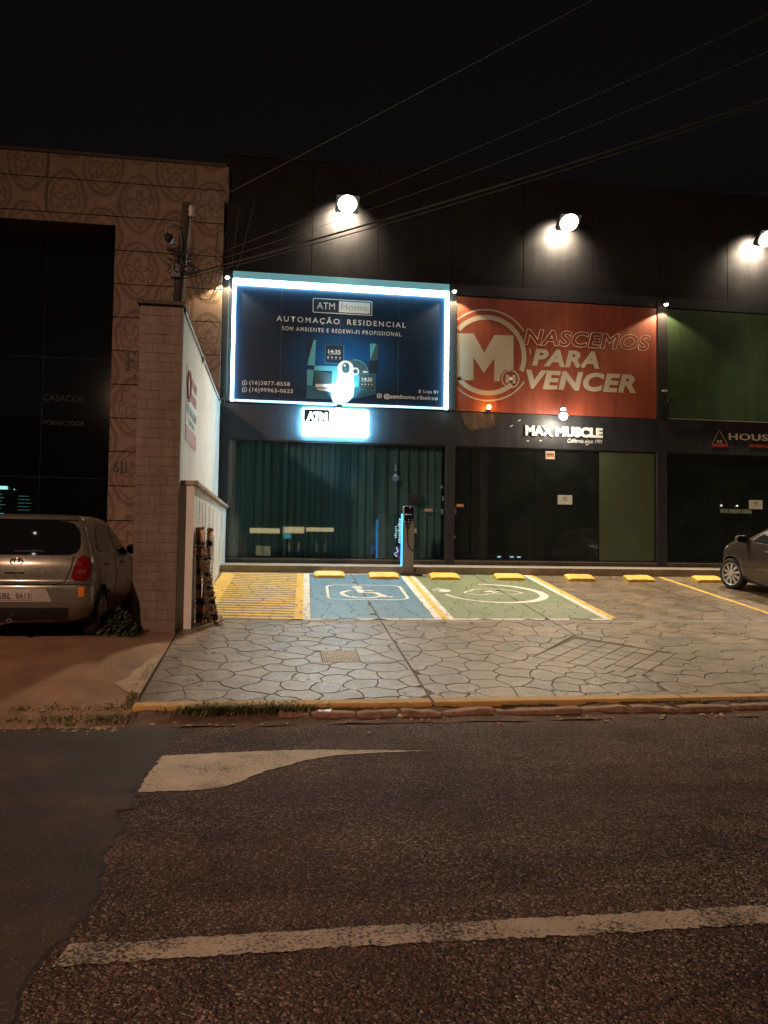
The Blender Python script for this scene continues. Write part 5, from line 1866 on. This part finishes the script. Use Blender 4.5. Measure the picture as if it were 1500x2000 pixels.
for (a, b) in ((30.85, 31.4), (31.5, 32.4), (32.5, 33.2)):
    box('dim_window', a, b, -14.04, -14.0, 4.23, 4.50, emit('dim_window', (0.9, 0.75, 0.35), 1.0), ob)
for x in (14.86, 15.75, 16.25):
    box('cold_lamp', x - .12, x + .12, -14.05, -14.0, 0.92, 1.02, emit('cold_lamp', (0.5, 0.9, 1.0), 9), ob)
for x, z in ((21.0, 1.5), (21.4, 1.3), (21.9, 1.5), (22.8, 1.45), (24.5, 1.4), (24.6, 1.2), (30.9, 4.75), (32.1, 4.75)):
    box('small_lamp', x - .06, x + .06, -14.05, -14.0, z - .05, z + .05, emit('small_lamp', (1.0, 0.9, 0.7), 14), ob)

# ------------------------------------------------------------------ striped barrier posts and chains
ORY = mat('faded_orange_post', (0.36, 0.16, 0.055), 0.6, 0.3, 8)
BKP = mat('black_band', (0.02, 0.018, 0.018), 0.6, 0.2, 8)
def post(bot, top, label, r=0.042):
    b, t_ = Vector(bot), Vector(top)
    t = thing('barrier_post', label, 'post', bot, 'striped barrier posts leaning on the low wall')
    tube('shaft', [b, t_], r, ORY, t, 12)
    L = (t_ - b).length
    d = (t_ - b).normalized()
    s = 0.06
    while s < L - 0.08:
        tube('black_stripe', [b + d * s, b + d * (s + 0.085)], r + 0.0015, BKP, t, 12)
        s += 0.21
    tube('cap', [t_ - d * 0.02, t_ + d * 0.025], [r + .006, r + .004], ORY, t, 12)
    q = d.cross(Vector((0, 1, 0))).normalized()
    tube('hook', [t_ - d * .05 + q * r, t_ - d * .05 + q * (r + .035), t_ - d * .09 + q * (r + .035)], 0.006, GALV, t, 6)
    return t
gz = rz(11.1)
post((-0.80, 11.16, gz), (-1.06, 11.02, gz + 1.34), 'leaning striped post whose foot is farthest right')
post((-0.90, 11.24, gz + .01), (-1.045, 11.18, gz + 1.35), 'leaning striped post in the middle of the bundle')
post((-0.985, 11.12, gz), (-0.93, 11.34, gz + 1.33), 'striped post whose top leans to the right')
post((-1.055, 11.22, gz + .01), (-1.065, 11.10, gz + 1.30), 'upright striped post nearest the low wall')
CH = mat('chain_steel', (0.34, 0.28, 0.22), 0.4, 0.3, 30, metal=0.7)
def chain(pts, label, link_=0.042, r=0.0055):
    pts = [Vector(p) for p in pts]
    segs = []
    path = []
    for a, b in zip(pts[:-1], pts[1:]):
        n_ = max(1, int((b - a).length / (link_ * 0.72)))
        for i in range(n_):
            path.append((a.lerp(b, (i + .5) / n_), (b - a).normalized()))
    for i, (p, d) in enumerate(path):
        s = d.cross(Vector((0, 1, 0)) if abs(d.y) < .9 else Vector((1, 0, 0))).normalized()
        if i % 2:
            s = d.cross(s)
        ring = [p + d * (math.sin(a) * link_ * .5) + s * (math.cos(a) * link_ * .30) for a in [2 * math.pi * k / 8 for k in range(8)]]
        segs.append(tubeg(ring, r, 4, True))
    v, f = join(segs)
    return tag(mesh('chain', v, f, CH), label, 'chain', 'steel chains on the striped posts')
chain([(-1.088, 10.99, gz + 1.22), (-1.085, 10.98, gz + .6), (-1.09, 10.98, gz + .05)], 'steel chain hanging straight down left of the posts')
chain([(-0.895, 11.38, gz + 1.25), (-0.90, 11.42, gz + .8), (-0.895, 11.42, gz + .25), (-0.86, 11.3, gz + .06)], 'steel chain hanging from the right leaning post')
ps = []
for i in range(60):
    t = i / 59
    c = Vector((-1.03, 11.03, gz + 1.15)).lerp(Vector((-0.84, 11.15, gz + 0.12)), t)
    a = i * 1.25
    ps.append(c + Vector((0.075 * math.cos(a), -0.05 + 0.05 * math.sin(a), 0.03 * math.sin(a * 1.7))))
chain(ps, 'steel chain wound round the leaning posts')
ps = []
for i in range(30):
    t = i / 29
    c = Vector((-0.97, 11.02, gz + 0.95)).lerp(Vector((-0.86, 11.06, gz + 0.10)), t)
    a = i * 1.9
    ps.append(c + Vector((0.06 * math.cos(a), -0.06, 0.04 * math.sin(a))))
chain(ps, 'steel chain tangled over the lower half of the posts')
V, F = [], []
for k in range(7):
    q = blob(-0.74 + rk.uniform(-.03, .03), 11.1 + rk.uniform(-.03, .03), gz + rk.uniform(0, .10), 0.035, rk, 1.0)
    V, F = join([(V, F), q])
tag(mesh('plastic_bag', V, F, mat('bag_white', (0.6, 0.58, 0.55), 0.4, 0.2, 9)), 'crumpled pale plastic at the foot of the striped posts', 'litter')

# ------------------------------------------------------------------ bush by the pillar
bu = thing('bush', 'small dark bush at the foot of the brick pillar', 'plant', (-1.98, 10.1, 0.48))
LEAFG = mat('dark_leaf', (0.035, 0.045, 0.02), 0.6, 0.4, 12)
rbu = random.Random(77)
V, F = [], []
for _ in range(900):
    a, b = rbu.uniform(0, 2 * math.pi), rbu.uniform(0, math.pi / 2)
    rr = rbu.uniform(0.5, 1.0) ** 0.5
    p = Vector((-2.0 + 0.30 * rr * math.cos(a) * math.cos(b), 10.1 + 0.28 * rr * math.sin(a) * math.cos(b), 0.48 + 0.30 * rr * math.sin(b) * rbu.uniform(.7, 1.15)))
    n_ = Vector((rbu.gauss(0, 1), rbu.gauss(0, 1), rbu.gauss(0.4, 1))).normalized()
    s = n_.orthogonal().normalized()
    q = n_.cross(s)
    l_, w_ = rbu.uniform(.025, .05), rbu.uniform(.010, .018)
    o = len(V)
    V += [p - s * l_, p + q * w_, p + s * l_, p - q * w_]
    F.append((o, o + 1, o + 2, o + 3))
stuff(mesh('foliage', V, F, LEAFG, bu))
for k in range(5):
    a = k * 1.25
    tube('stem', [(-2.0, 10.1, 0.48), (-2.0 + .1 * math.cos(a), 10.1 + .1 * math.sin(a), 0.48 + .15), (-2.0 + .2 * math.cos(a), 10.1 + .18 * math.sin(a), 0.48 + .26)], [.012, .008, .004], WOOD, bu, 6)

# ------------------------------------------------------------------ cars
def interp(tab, z):
    """Catmull-Rom through rows (z, a, b, c ...)"""
    n = len(tab)
    if z <= tab[0][0]:
        return tab[0][1:]
    if z >= tab[-1][0]:
        return tab[-1][1:]
    for i in range(n - 1):
        if tab[i][0] <= z <= tab[i + 1][0]:
            break
    t = (z - tab[i][0]) / (tab[i + 1][0] - tab[i][0])
    out = []
    for k in range(1, len(tab[0])):
        z0, z1 = tab[i][0], tab[i + 1][0]
        p1, p2 = tab[i][k], tab[i + 1][k]
        def slope(j):
            if j == 0 or j == n - 1:
                jj = min(max(j, 1), n - 1)
                return (tab[jj][k] - tab[jj - 1][k]) / (tab[jj][0] - tab[jj - 1][0])
            a = (tab[j][k] - tab[j - 1][k]) / (tab[j][0] - tab[j - 1][0])
            b = (tab[j + 1][k] - tab[j][k]) / (tab[j + 1][0] - tab[j][0])
            return 0 if a * b <= 0 else 2 * a * b / (a + b)
        m1, m2 = slope(i) * (z1 - z0), slope(i + 1) * (z1 - z0)
        t2, t3 = t * t, t * t * t
        out.append((2 * t3 - 3 * t2 + 1) * p1 + (t3 - 2 * t2 + t) * m1 + (-2 * t3 + 3 * t2) * p2 + (t3 - t2) * m2)
    return out


class Car:
    """body = stack of rounded plan outlines; rows: z, front y, rear y, half width, front corner, rear corner"""
    def __init__(s, rows, root, paint):
        s.rows, s.root, s.paint = rows, root, paint
        s.bf, s.br = 0.10, 0.055

    def outline(s, z, N=7):
        yf, yr, w_, cf, cr = interp(s.rows, z)
        bf, br = s.bf, s.br
        P = []
        for i in range(6):
            t = i / 5
            P.append((t * (w_ - cf), yf - bf * t * t))
        for i in range(1, N + 1):
            a = math.pi / 2 * (1 - i / N)
            P.append((w_ - cf + cf * math.cos(a), yf - bf - cf + cf * math.sin(a)))
        ys, ye = yf - bf - cf, yr + br + cr
        for i in range(1, 14):
            t = i / 14
            yy = ys + (ye - ys) * t
            P.append((w_ + 0.012 * math.sin(math.pi * t), yy))
        for i in range(0, N + 1):
            a = -math.pi / 2 * i / N
            P.append((w_ - cr + cr * math.cos(a), yr + br + cr + cr * math.sin(a)))
        for i in range(4, -1, -1):
            t = i / 5
            P.append((t * (w_ - cr), yr + br * t * t))
        return P

    def side(s, y, z):
        yf, yr, w_, cf, cr = interp(s.rows, z)
        ys, ye = yf - s.bf - cf, yr + s.br + cr
        if y > ys:
            d = min(cf, y - ys)
            return w_ - cf + math.sqrt(max(0, cf * cf - d * d))
        if y < ye:
            d = min(cr, ye - y)
            return w_ - cr + math.sqrt(max(0, cr * cr - d * d))
        return w_ + 0.012 * math.sin(math.pi * (ys - y) / (ys - ye))

    def rear(s, x, z):
        yf, yr, w_, cf, cr = interp(s.rows, z)
        x = abs(x)
        if x <= w_ - cr:
            return yr + s.br * (x / (w_ - cr)) ** 2
        d = min(cr * .999, x - (w_ - cr))
        return yr + s.br + cr - math.sqrt(cr * cr - d * d)

    def front(s, x, z):
        yf, yr, w_, cf, cr = interp(s.rows, z)
        x = abs(x)
        if x <= w_ - cf:
            return yf - s.bf * (x / (w_ - cf)) ** 2
        d = min(cf * .999, x - (w_ - cf))
        return yf - s.bf - cf + math.sqrt(cf * cf - d * d)

    def body(s, arches, nz=64):
        z0, z1 = s.rows[0][0], s.rows[-1][0]
        V, F = [], []
        rings = []
        for j in range(nz + 1):
            z = z0 + (z1 - z0) * j / nz
            h = s.outline(z)
            ring = h + [(-x, y) for x, y in h[::-1][1:-1]]
            rings.append(len(ring))
            V += [(x, y, z) for x, y in ring]
        n = rings[0]
        for j in range(nz):
            for i in range(n):
                k = (i + 1) % n
                F.append((j * n + i, (j + 1) * n + i, (j + 1) * n + k, j * n + k))
        F.append(tuple(range(n)))
        F.append(tuple(nz * n + i for i in range(n))[::-1])
        me = bpy.data.meshes.new('body')
        me.from_pydata(V, [], F)
        me.materials.append(s.paint)
        me.materials.append(PLASTB)
        bmm = bmesh.new()
        bmm.from_mesh(me)
        bmesh.ops.recalc_face_normals(bmm, faces=bmm.faces)
        bmm.to_mesh(me)
        bmm.free()
        o = bpy.data.objects.new('body', me)
        COL.objects.link(o)
        cut = []
        for (y, zc_, r, x) in arches:
            v, f = latheg([(0.001, x - 0.30), (r, x - 0.30), (r, x + 0.30), (0.001, x + 0.30)], 36, axis='X', c=(0, y, zc_))
            # lathe X: first coord is height, then (y,z)
            cm = bpy.data.meshes.new('cut')
            cm.from_pydata(v, [], f)
            cm.materials.append(s.paint)
            cm.materials.append(PLASTB)
            for p in cm.polygons:
                p.material_index = 1
            b2 = bmesh.new()
            b2.from_mesh(cm)
            bmesh.ops.remove_doubles(b2, verts=b2.verts, dist=0.002)
            bmesh.ops.recalc_face_normals(b2, faces=b2.faces)
            b2.to_mesh(cm)
            b2.free()
            co = bpy.data.objects.new('cut', cm)
            COL.objects.link(co)
            md = o.modifiers.new('b', 'BOOLEAN')
            md.operation = 'DIFFERENCE'
            md.object = co
            md.solver = 'EXACT'
            cut.append(co)
        dg = bpy.context.evaluated_depsgraph_get()
        nm_ = bpy.data.meshes.new_from_object(o.evaluated_get(dg))
        bpy.data.objects.remove(o)
        for c in cut:
            bpy.data.objects.remove(c)
        nm_.name = 'body'
        for p in nm_.polygons:
            p.use_smooth = p.material_index == 0
        b = bpy.data.objects.new('body', nm_)
        return link(b, s.root)

    def patch(s, name, P, m, where, off=0.005, n=10, sgn=1, thick=0.0, parent=None):
        """polygon in the (y,z) plane for the sides or (x,z) for rear and front, pressed onto the body"""
        bmm = bmesh.new()
        vs_ = [bmm.verts.new((a, b, 0)) for a, b in P]
        bmm.faces.new(vs_)
        a0, a1 = min(p[0] for p in P), max(p[0] for p in P)
        b0, b1 = min(p[1] for p in P), max(p[1] for p in P)
        for i in range(1, n):
            for (co, no) in (((a0 + (a1 - a0) * i / n, 0, 0), (1, 0, 0)), ((0, b0 + (b1 - b0) * i / n, 0), (0, 1, 0))):
                bmesh.ops.bisect_plane(bmm, geom=bmm.verts[:] + bmm.edges[:] + bmm.faces[:], plane_co=co, plane_no=no)
        me = bpy.data.meshes.new(name)
        bmm.to_mesh(me)
        bmm.free()
        for v in me.vertices:
            a, b = v.co.x, v.co.y
            if where == 'side':
                v.co = (sgn * (s.side(a, b) + off), a, b)
            elif where == 'rear':
                v.co = (a, s.rear(a, b) - off, b)
            else:
                v.co = (a, s.front(a, b) + off, b)
        me.materials.append(m)
        for p in me.polygons:
            p.use_smooth = True
        o = bpy.data.objects.new(name, me)
        return link(o, parent or s.root)

    def line(s, name, P, where, m, r=0.004, sgn=1, off=0.0):
        pts_ = []
        for (p, q) in zip(P[:-1], P[1:]):
            for i in range(8):
                t = i / 8
                a, b = p[0] + (q[0] - p[0]) * t, p[1] + (q[1] - p[1]) * t
                pts_.append((a, b))
        pts_.append(P[-1])
        if where == 'side':
            q = [(sgn * (s.side(a, b) + off), a, b) for a, b in pts_]
        elif where == 'rear':
            q = [(a, s.rear(a, b) - off, b) for a, b in pts_]
        else:
            q = [(a, s.front(a, b) + off, b) for a, b in pts_]
        return tube(name, q, r, m, s.root, 5)


def smooth_poly(P, k=2):
    for _ in range(k):
        out = []
        for i in range(len(P)):
            p, q = P[i], P[(i + 1) % len(P)]
            out.append((p[0] * .78 + q[0] * .22, p[1] * .78 + q[1] * .22))
            out.append((p[0] * .22 + q[0] * .78, p[1] * .22 + q[1] * .78))
        P = out
    return P


def wheel(root, x, y, z, R_, sgn, spokes, rim_m, turn=0.0):
    w_ = 0.19
    prof = [(R_ * .70, -w_ / 2), (R_ * .86, -w_ / 2 - .008), (R_ * .95, -w_ / 2 + .012), (R_, -w_ / 2 + .04), (R_, w_ / 2 - .04), (R_ * .95, w_ / 2 - .012), (R_ * .86, w_ / 2 + .008), (R_ * .70, w_ / 2)]
    v, f = latheg(prof, 40, 'X', close=True)
    Mx = Matrix.Translation((x, y, z)) @ Matrix.Rotation(turn, 4, 'Z')
    v = [Mx @ Vector(p) for p in v]
    t = mesh('wheel', v, f, RUBBER, root, True)
    ro = w_ / 2 * sgn
    parts = []
    v, f = latheg([(R_ * .66, ro - .005 * sgn), (R_ * .715, ro + .004 * sgn), (R_ * .715, ro - .06 * sgn), (R_ * .66, ro - .06 * sgn)], 40, 'X', close=True)
    parts.append((v, f))
    for k in range(spokes):
        a = 2 * math.pi * (k + .5) / spokes
        V = []
        for (rr, hw, dx) in ((R_ * .10, .020, .0), (R_ * .40, .022, .010), (R_ * .68, .030, -.004)):
            for s in (-1, 1):
                for dd in (0, -.03):
                    V.append((ro + (dx + dd - .012) * sgn, rr * math.cos(a) - s * hw * math.sin(a), rr * math.sin(a) + s * hw * math.cos(a)))
        F = []
        for i in range(2):
            b = i * 4
            F += [(b, b + 2, b + 6, b + 4), (b + 1, b + 5, b + 7, b + 3), (b, b + 4, b + 5, b + 1), (b + 2, b + 3, b + 7, b + 6)]
        parts.append((V, F))
    parts.append(latheg([(0.001, ro + .004 * sgn), (R_ * .16, ro + .002 * sgn), (R_ * .19, ro - .03 * sgn)], 20, 'X'))
    v, f = join(parts)
    mesh('rim', [Mx @ Vector(p) for p in v], f, rim_m, t)
    v, f = latheg([(0.001, ro - .075 * sgn), (R_ * .68, ro - .07 * sgn)], 24, 'X')
    mesh('brake_disc', [Mx @ Vector(p) for p in v], f, BLACK, t)
    return t


def carpaint(name, col, rough=0.35, metal=0.5):
    n = NT(name)
    fl = n.noise(3.0, 4)
    n.base(n.ramp(fl, [(0.35, tuple(c * .94 for c in col)), (0.65, tuple(min(1, c * 1.05) for c in col))]))
    haze_dust = n.noise(6, 5, .7)
    n.l(n.ramp(haze_dust, [(0.35, (rough - .03,) * 3), (0.7, (rough + .06,) * 3)]), n.b.inputs['Roughness'])
    n.set(Metallic=metal, Coat_Weight=0.6, Coat_Roughness=0.12)
    return n.m


CGL = NT('car_glass')
CGL.base((0.008, 0.009, 0.010))
CGL.set(Roughness=0.05, Specular_IOR_Level=0.6)
CGL = CGL.m
TLR = NT('tail_lens')
TLR.base((0.16, 0.004, 0.008))
TLR.set(Roughness=0.12, Coat_Weight=1.0)
TLR.bump(TLR.vor(70), 0.5, 0.004)
TLR = TLR.m
ORL = NT('amber_reflector')
ORL.base((0.75, 0.22, 0.03))
ORL.set(Roughness=0.15)
ORL = ORL.m
CHROME = mat('chrome', (0.75, 0.74, 0.72), 0.12, 0.03, 10, metal=1.0)
RIMM = mat('alloy', (0.62, 0.58, 0.52), 0.35, 0.06, 14, metal=0.55)
SEAM = mat('panel_gap', (0.012, 0.012, 0.012), 0.8)
TILT = math.atan(S)

# silver hatchback seen from behind, left driveway
hc = thing('silver_hatchback', 'silver hatchback seen from behind beside the brick pillar', 'car', (-2.97, 11.26, 0.485), local=True, rot=(R(0.6), 0, 0))
rows = [(0.20, 1.66, -1.62, 0.70, .40, .26), (0.28, 1.80, -1.78, 0.79, .42, .24), (0.40, 1.88, -1.86, 0.832, .45, .20), (0.52, 1.90, -1.885, 0.842, .45, .18), (0.62, 1.89, -1.885, 0.845, .45, .18),
        (0.675, 1.86, -1.87, 0.845, .45, .17), (0.70, 1.84, -1.835, 0.845, .45, .16), (0.80, 1.72, -1.825, 0.842, .42, .15), (0.90, 1.45, -1.81, 0.832, .35, .13), (0.97, 1.10, -1.785, 0.818, .30, .12),
        (1.02, 0.85, -1.76, 0.802, .25, .11), (1.10, 0.66, -1.72, 0.778, .22, .10), (1.22, 0.42, -1.665, 0.742, .20, .09), (1.34, 0.16, -1.605, 0.702, .18, .09), (1.42, -0.04, -1.56, 0.668, .18, .09), (1.465, -0.22, -1.53, 0.625, .20, .10), (1.49, -0.42, -1.46, 0.55, .2, .14), (1.505, -0.62, -1.28, 0.40, .15, .15), (1.510, -0.78, -1.0, 0.18, .08, .08)]
HP_ = carpaint('silver_paint', (0.185, 0.175, 0.145), 0.27, 0.45)
c1 = Car(rows, hc, HP_)
c1.body([(1.18, .29, .345, .80), (1.18, .29, .345, -.80), (-1.22, .29, .345, .80), (-1.22, .29, .345, -.80)])
c1.patch('rear_window', smooth_poly([(-.70, 1.015), (-.30, 1.01), (.30, 1.01), (.70, 1.015), (.625, 1.40), (.25, 1.425), (-.25, 1.425), (-.625, 1.40)], 2), CGL, 'rear', 0.006, 12)
for sg in (-1, 1):
    c1.patch('side_window', smooth_poly([(-1.32, 1.04), (-.50, 1.03), (-.42, 1.39), (-.95, 1.395), (-1.16, 1.33), (-1.30, 1.15)], 2), CGL, 'side', 0.006, 12, sg)
    c1.patch('side_window', smooth_poly([(-.40, 1.03), (.60, 1.02), (.42, 1.16), (.06, 1.36), (-.12, 1.395), (-.34, 1.395)], 2), CGL, 'side', 0.006, 12, sg)
    tl_ = c1.patch('tail_light', smooth_poly([(sg * .60, .715), (sg * .80, .71), (sg * .812, .96), (sg * .72, 1.02), (sg * .67, .98), (sg * .635, .88)][::sg], 1), TLR, 'rear', 0.012, 10)
    c1.patch('tail_lens_band', [(sg * .66, .80), (sg * .77, .80), (sg * .775, .84), (sg * .665, .84)][::sg], mat('lens_clear', (0.20, 0.05, 0.05), 0.1, coat=1.0), 'rear', 0.017, 6, parent=tl_)
    c1.patch('reflector', [(sg * .70, .53), (sg * .765, .53), (sg * .765, .645), (sg * .70, .645)][::sg], ORL, 'rear', 0.006, 4)
    c1.line('door_seam', [(-.45, 1.02), (-.46, .60), (-.62, .32)], 'side', SEAM, .005, sg)
    c1.line('door_seam', [(.72, .98), (.70, .45), (.55, .30)], 'side', SEAM, .005, sg)
    for yy in (-.95, .0):
        q = c1.side(yy, .88)
        box('door_handle', sg * (q + .002) if sg > 0 else -(q + .03), sg * (q + .03) if sg > 0 else -(q + .002), yy - .10, yy + .10, .87, .90, HP_, hc, .008)
    x_ = sg * (c1.side(.55, 1.02) + .09)
    v, f = latheg([(0.001, -.075), (.055, -.06), (.075, 0), (.065, .05), (.001, .07)], 14, 'Y', c=(x_, .55, 1.05))
    v = [(x_ + (p[0] - x_) * 1.3, p[1], p[2]) for p in v]
    mesh('door_mirror', v, f, PLASTB, hc, True)
c1.line('tailgate_seam', [(-.62, 1.0), (-.60, .86), (-.54, .70), (-.46, .672), (.46, .672), (.54, .70), (.60, .86), (.62, 1.0)], 'rear', SEAM, .006)
c1.line('bumper_seam', [(-.80, .672), (-.46, .668), (.46, .668), (.80, .672)], 'rear', SEAM, .007)
c1.patch('roof_spoiler', [(-.60, 1.432), (.60, 1.432), (.56, 1.475), (-.56, 1.475)], HP_, 'rear', 0.035, 8)
# bumper shelf and number plate recess
c1.patch('bumper_recess', [(-.42, .47), (.42, .47), (.35, .625), (-.35, .625)], mat('plate_back', (0.40, 0.36, 0.31), 0.4), 'rear', 0.004, 8)
pt = c1.patch('number_plate', [(-.20, .495), (.20, .495), (.20, .612), (-.20, .612)], mat('plate_grey', (0.42, 0.40, 0.37), 0.5), 'rear', 0.012, 6)
for s_, xa, xb in (('GBL', -.185, -.015), ('9A13', .03, .185)):
    text('plate_lettering', s_, xa, xb, .505, .575, 0, INK, pt, bold=0.02, map=lambda u, t, q: (u, c1.rear(u, t) - .0145, t))
c1.patch('bumper_bottom', [(-.55, .23), (.55, .23), (.60, .40), (-.60, .40)], PLASTB, 'rear', 0.006, 8)
# oval emblem
v, f = latheg([(.052, 0), (.062, 0), (.066, -.004), (.060, -.008), (.052, -.006)], 28, 'Y', close=True)
yy = c1.rear(0, .93)
em = mesh('emblem', [(p[0] * 1.12, p[1] + yy - .002, p[2] * .78 + .93) for p in v], f, CHROME, hc, True)
v, f = join([([(p[0] * .62, p[1] + yy - .002, p[2] * .38 + .945) for p in v], f), ([(p[0] * .40, p[1] + yy - .003, p[2] * .72 + .932) for p in v], f)])
mesh('emblem_ovals', v, f, CHROME, em, True)
box('model_badge', -.12, .09, c1.rear(0, .80) - .006, c1.rear(0, .80) + .02, .792, .812, CHROME, hc)
box('rear_wiper', -.04, .30, c1.rear(.1, 1.05) - .022, c1.rear(.1, 1.05) - .008, 1.045, 1.06, PLASTB, hc, .003)
v, f = latheg([(.022, 0), (.028, 0), (.028, .20), (.022, .20)], 14, 'Y', c=(-.05, -1.86, .25), close=True)
mesh('exhaust_pipe', v, f, CHROME, hc, True)
for yy in (1.18, -1.22):
    for sg in (-1, 1):
        wheel(hc, sg * .755, yy, .29, .29, sg, 8, RIMM)

# dark grey hatchback at the right, nose to the shops
gc = thing('grey_hatchback', 'dark grey hatchback parked nose-in, cut by the right edge of the picture', 'car', (9.96, 13.20, rz(13.20) - 0.005), local=True, rot=(TILT, 0, 0))
rows2 = [(0.19, 1.72, -1.80, 0.72, .42, .30), (0.27, 1.86, -1.92, 0.80, .48, .30), (0.40, 1.96, -1.98, 0.845, .52, .28), (0.55, 1.99, -2.0, 0.858, .55, .28), (0.68, 1.97, -1.99, 0.862, .55, .26),
         (0.80, 1.86, -1.97, 0.858, .52, .24), (0.90, 1.62, -1.95, 0.848, .45, .22), (0.96, 1.35, -1.93, 0.838, .40, .20), (1.00, 1.12, -1.91, 0.825, .34, .20), (1.03, 0.98, -1.89, 0.812, .28, .18), (1.10, 0.82, -1.86, 0.785, .24, .17),
         (1.22, 0.56, -1.80, 0.735, .20, .16), (1.34, 0.28, -1.72, 0.685, .18, .16), (1.42, 0.06, -1.66, 0.645, .18, .16), (1.47, -0.14, -1.58, 0.59, .2, .18), (1.50, -0.40, -1.45, 0.48, .2, .2), (1.515, -0.65, -1.25, 0.33, .15, .15), (1.52, -0.85, -1.05, 0.16, .07, .07)]
GP_ = carpaint('graphite_paint', (0.085, 0.068, 0.055), 0.30, 0.5)
rows2 = [(a * 1.06, *r_) for a, *r_ in rows2]
c2 = Car(rows2, gc, GP_)
c2.body([(1.22, .31, .365, .82), (1.22, .31, .365, -.82), (-1.30, .31, .365, .82), (-1.30, .31, .365, -.82)])
c2.patch('windscreen', smooth_poly([(-.66, 1.06), (.66, 1.06), (.57, 1.41), (-.57, 1.41)], 1), CGL, 'front', 0.006, 12)
c2.patch('rear_window', smooth_poly([(-.58, 1.06), (.58, 1.06), (.52, 1.40), (-.52, 1.40)], 2), CGL, 'rear', 0.006, 10)
for sg in (-1, 1):
    c2.patch('side_window', smooth_poly([(-1.42, 1.05), (-.42, 1.035), (-.36, 1.41), (-.95, 1.415), (-1.25, 1.34)], 2), CGL, 'side', 0.006, 12, sg)
    c2.patch('side_window', smooth_poly([(-.32, 1.035), (.60, 1.02), (.50, 1.10), (.12, 1.34), (-.06, 1.415), (-.28, 1.415)], 2), CGL, 'side', 0.006, 12, sg)
    c2.patch('corner_window', [(.66, 1.03), (.80, 1.03), (.58, 1.14)], PLASTB, 'side', 0.006, 5, sg)
    c2.line('door_seam', [(.86, 1.0), (.80, .60), (.74, .42), (.60, .30)], 'side', SEAM, .005, sg)
    c2.line('door_seam', [(-.36, 1.02), (-.38, .60), (-.52, .30)], 'side', SEAM, .005, sg)
    c2.line('bumper_seam', [(1.60, .58), (1.62, .70), (1.70, .76)], 'side', SEAM, .005, sg)
    c2.line('belt_trim', [(.66, 1.022), (.0, 1.028), (-.9, 1.03), (-1.42, 1.04)], 'side', CHROME, .007, sg, .004)
    c2.line('sill_crease', [(.80, .42), (.0, .47), (-.8, .50)], 'side', GP_, .012, sg, -.004)
    c2.patch('headlight', smooth_poly([(1.66, .70), (1.50, .78), (1.34, .86), (1.40, .88), (1.58, .84), (1.72, .78)], 1), mat('headlamp_lens', (0.42, 0.40, 0.36), 0.08, 0.1, 20, coat=1.0), 'side', 0.006, 8, sg)
    for yy in (.02, -1.05):
        q = c2.side(yy, .90)
        box('door_handle', (q + .004) if sg > 0 else -(q + .035), (q + .035) if sg > 0 else -(q + .004), yy - .11, yy + .11, .885, .915, CHROME, gc, .01)
    q = c2.side(.80, 1.03)
    P_ = [(q - .02, .70, 1.00), (q + .02, .70, .985), (q + .20, .74, 1.0), (q + .235, .75, 1.06), (q + .20, .75, 1.125), (q + .05, .72, 1.13), (q - .02, .70, 1.08)]
    n_ = len(P_)
    V = [(sg * x, y, z) for x, y, z in P_] + [(sg * (x * .97 + .02), y + .10, z * .9 + .105) for x, y, z in P_]
    F = [tuple(range(n_)), tuple(range(n_, 2 * n_))[::-1]] + [(i, i + n_, (i + 1) % n_ + n_, (i + 1) % n_) for i in range(n_)]
    mr = mesh('door_mirror', V, F, GP_, gc, bevel=.012)
    V = [(sg * (x * .92 + (q + .10) * .08), y - .004, z * .88 + 1.062 * .12) for x, y, z in P_[1:6]]
    mesh('mirror_glass', V, [tuple(range(5))], CGL, mr)
    tl_ = c2.patch('tail_light', smooth_poly([(sg * .58, .78), (sg * .82, .78), (sg * .80, 1.0), (sg * .66, 1.0)][::sg], 1), TLR, 'rear', 0.010, 8)
c2.line('bonnet_seam', [(-.72, .955), (-.5, .965), (.5, .965), (.72, .955)], 'front', SEAM, .004)
c2.patch('number_plate', [(-.20, .50), (.20, .50), (.20, .62), (-.20, .62)], mat('plate_grey', (0.42, 0.40, 0.37), 0.5), 'rear', 0.010, 6)
for yy in (1.22, -1.30):
    for sg in (-1, 1):
        wheel(gc, sg * .765, yy, .315, .315, sg, 10, RIMM, R(14) if yy > 0 else 0)
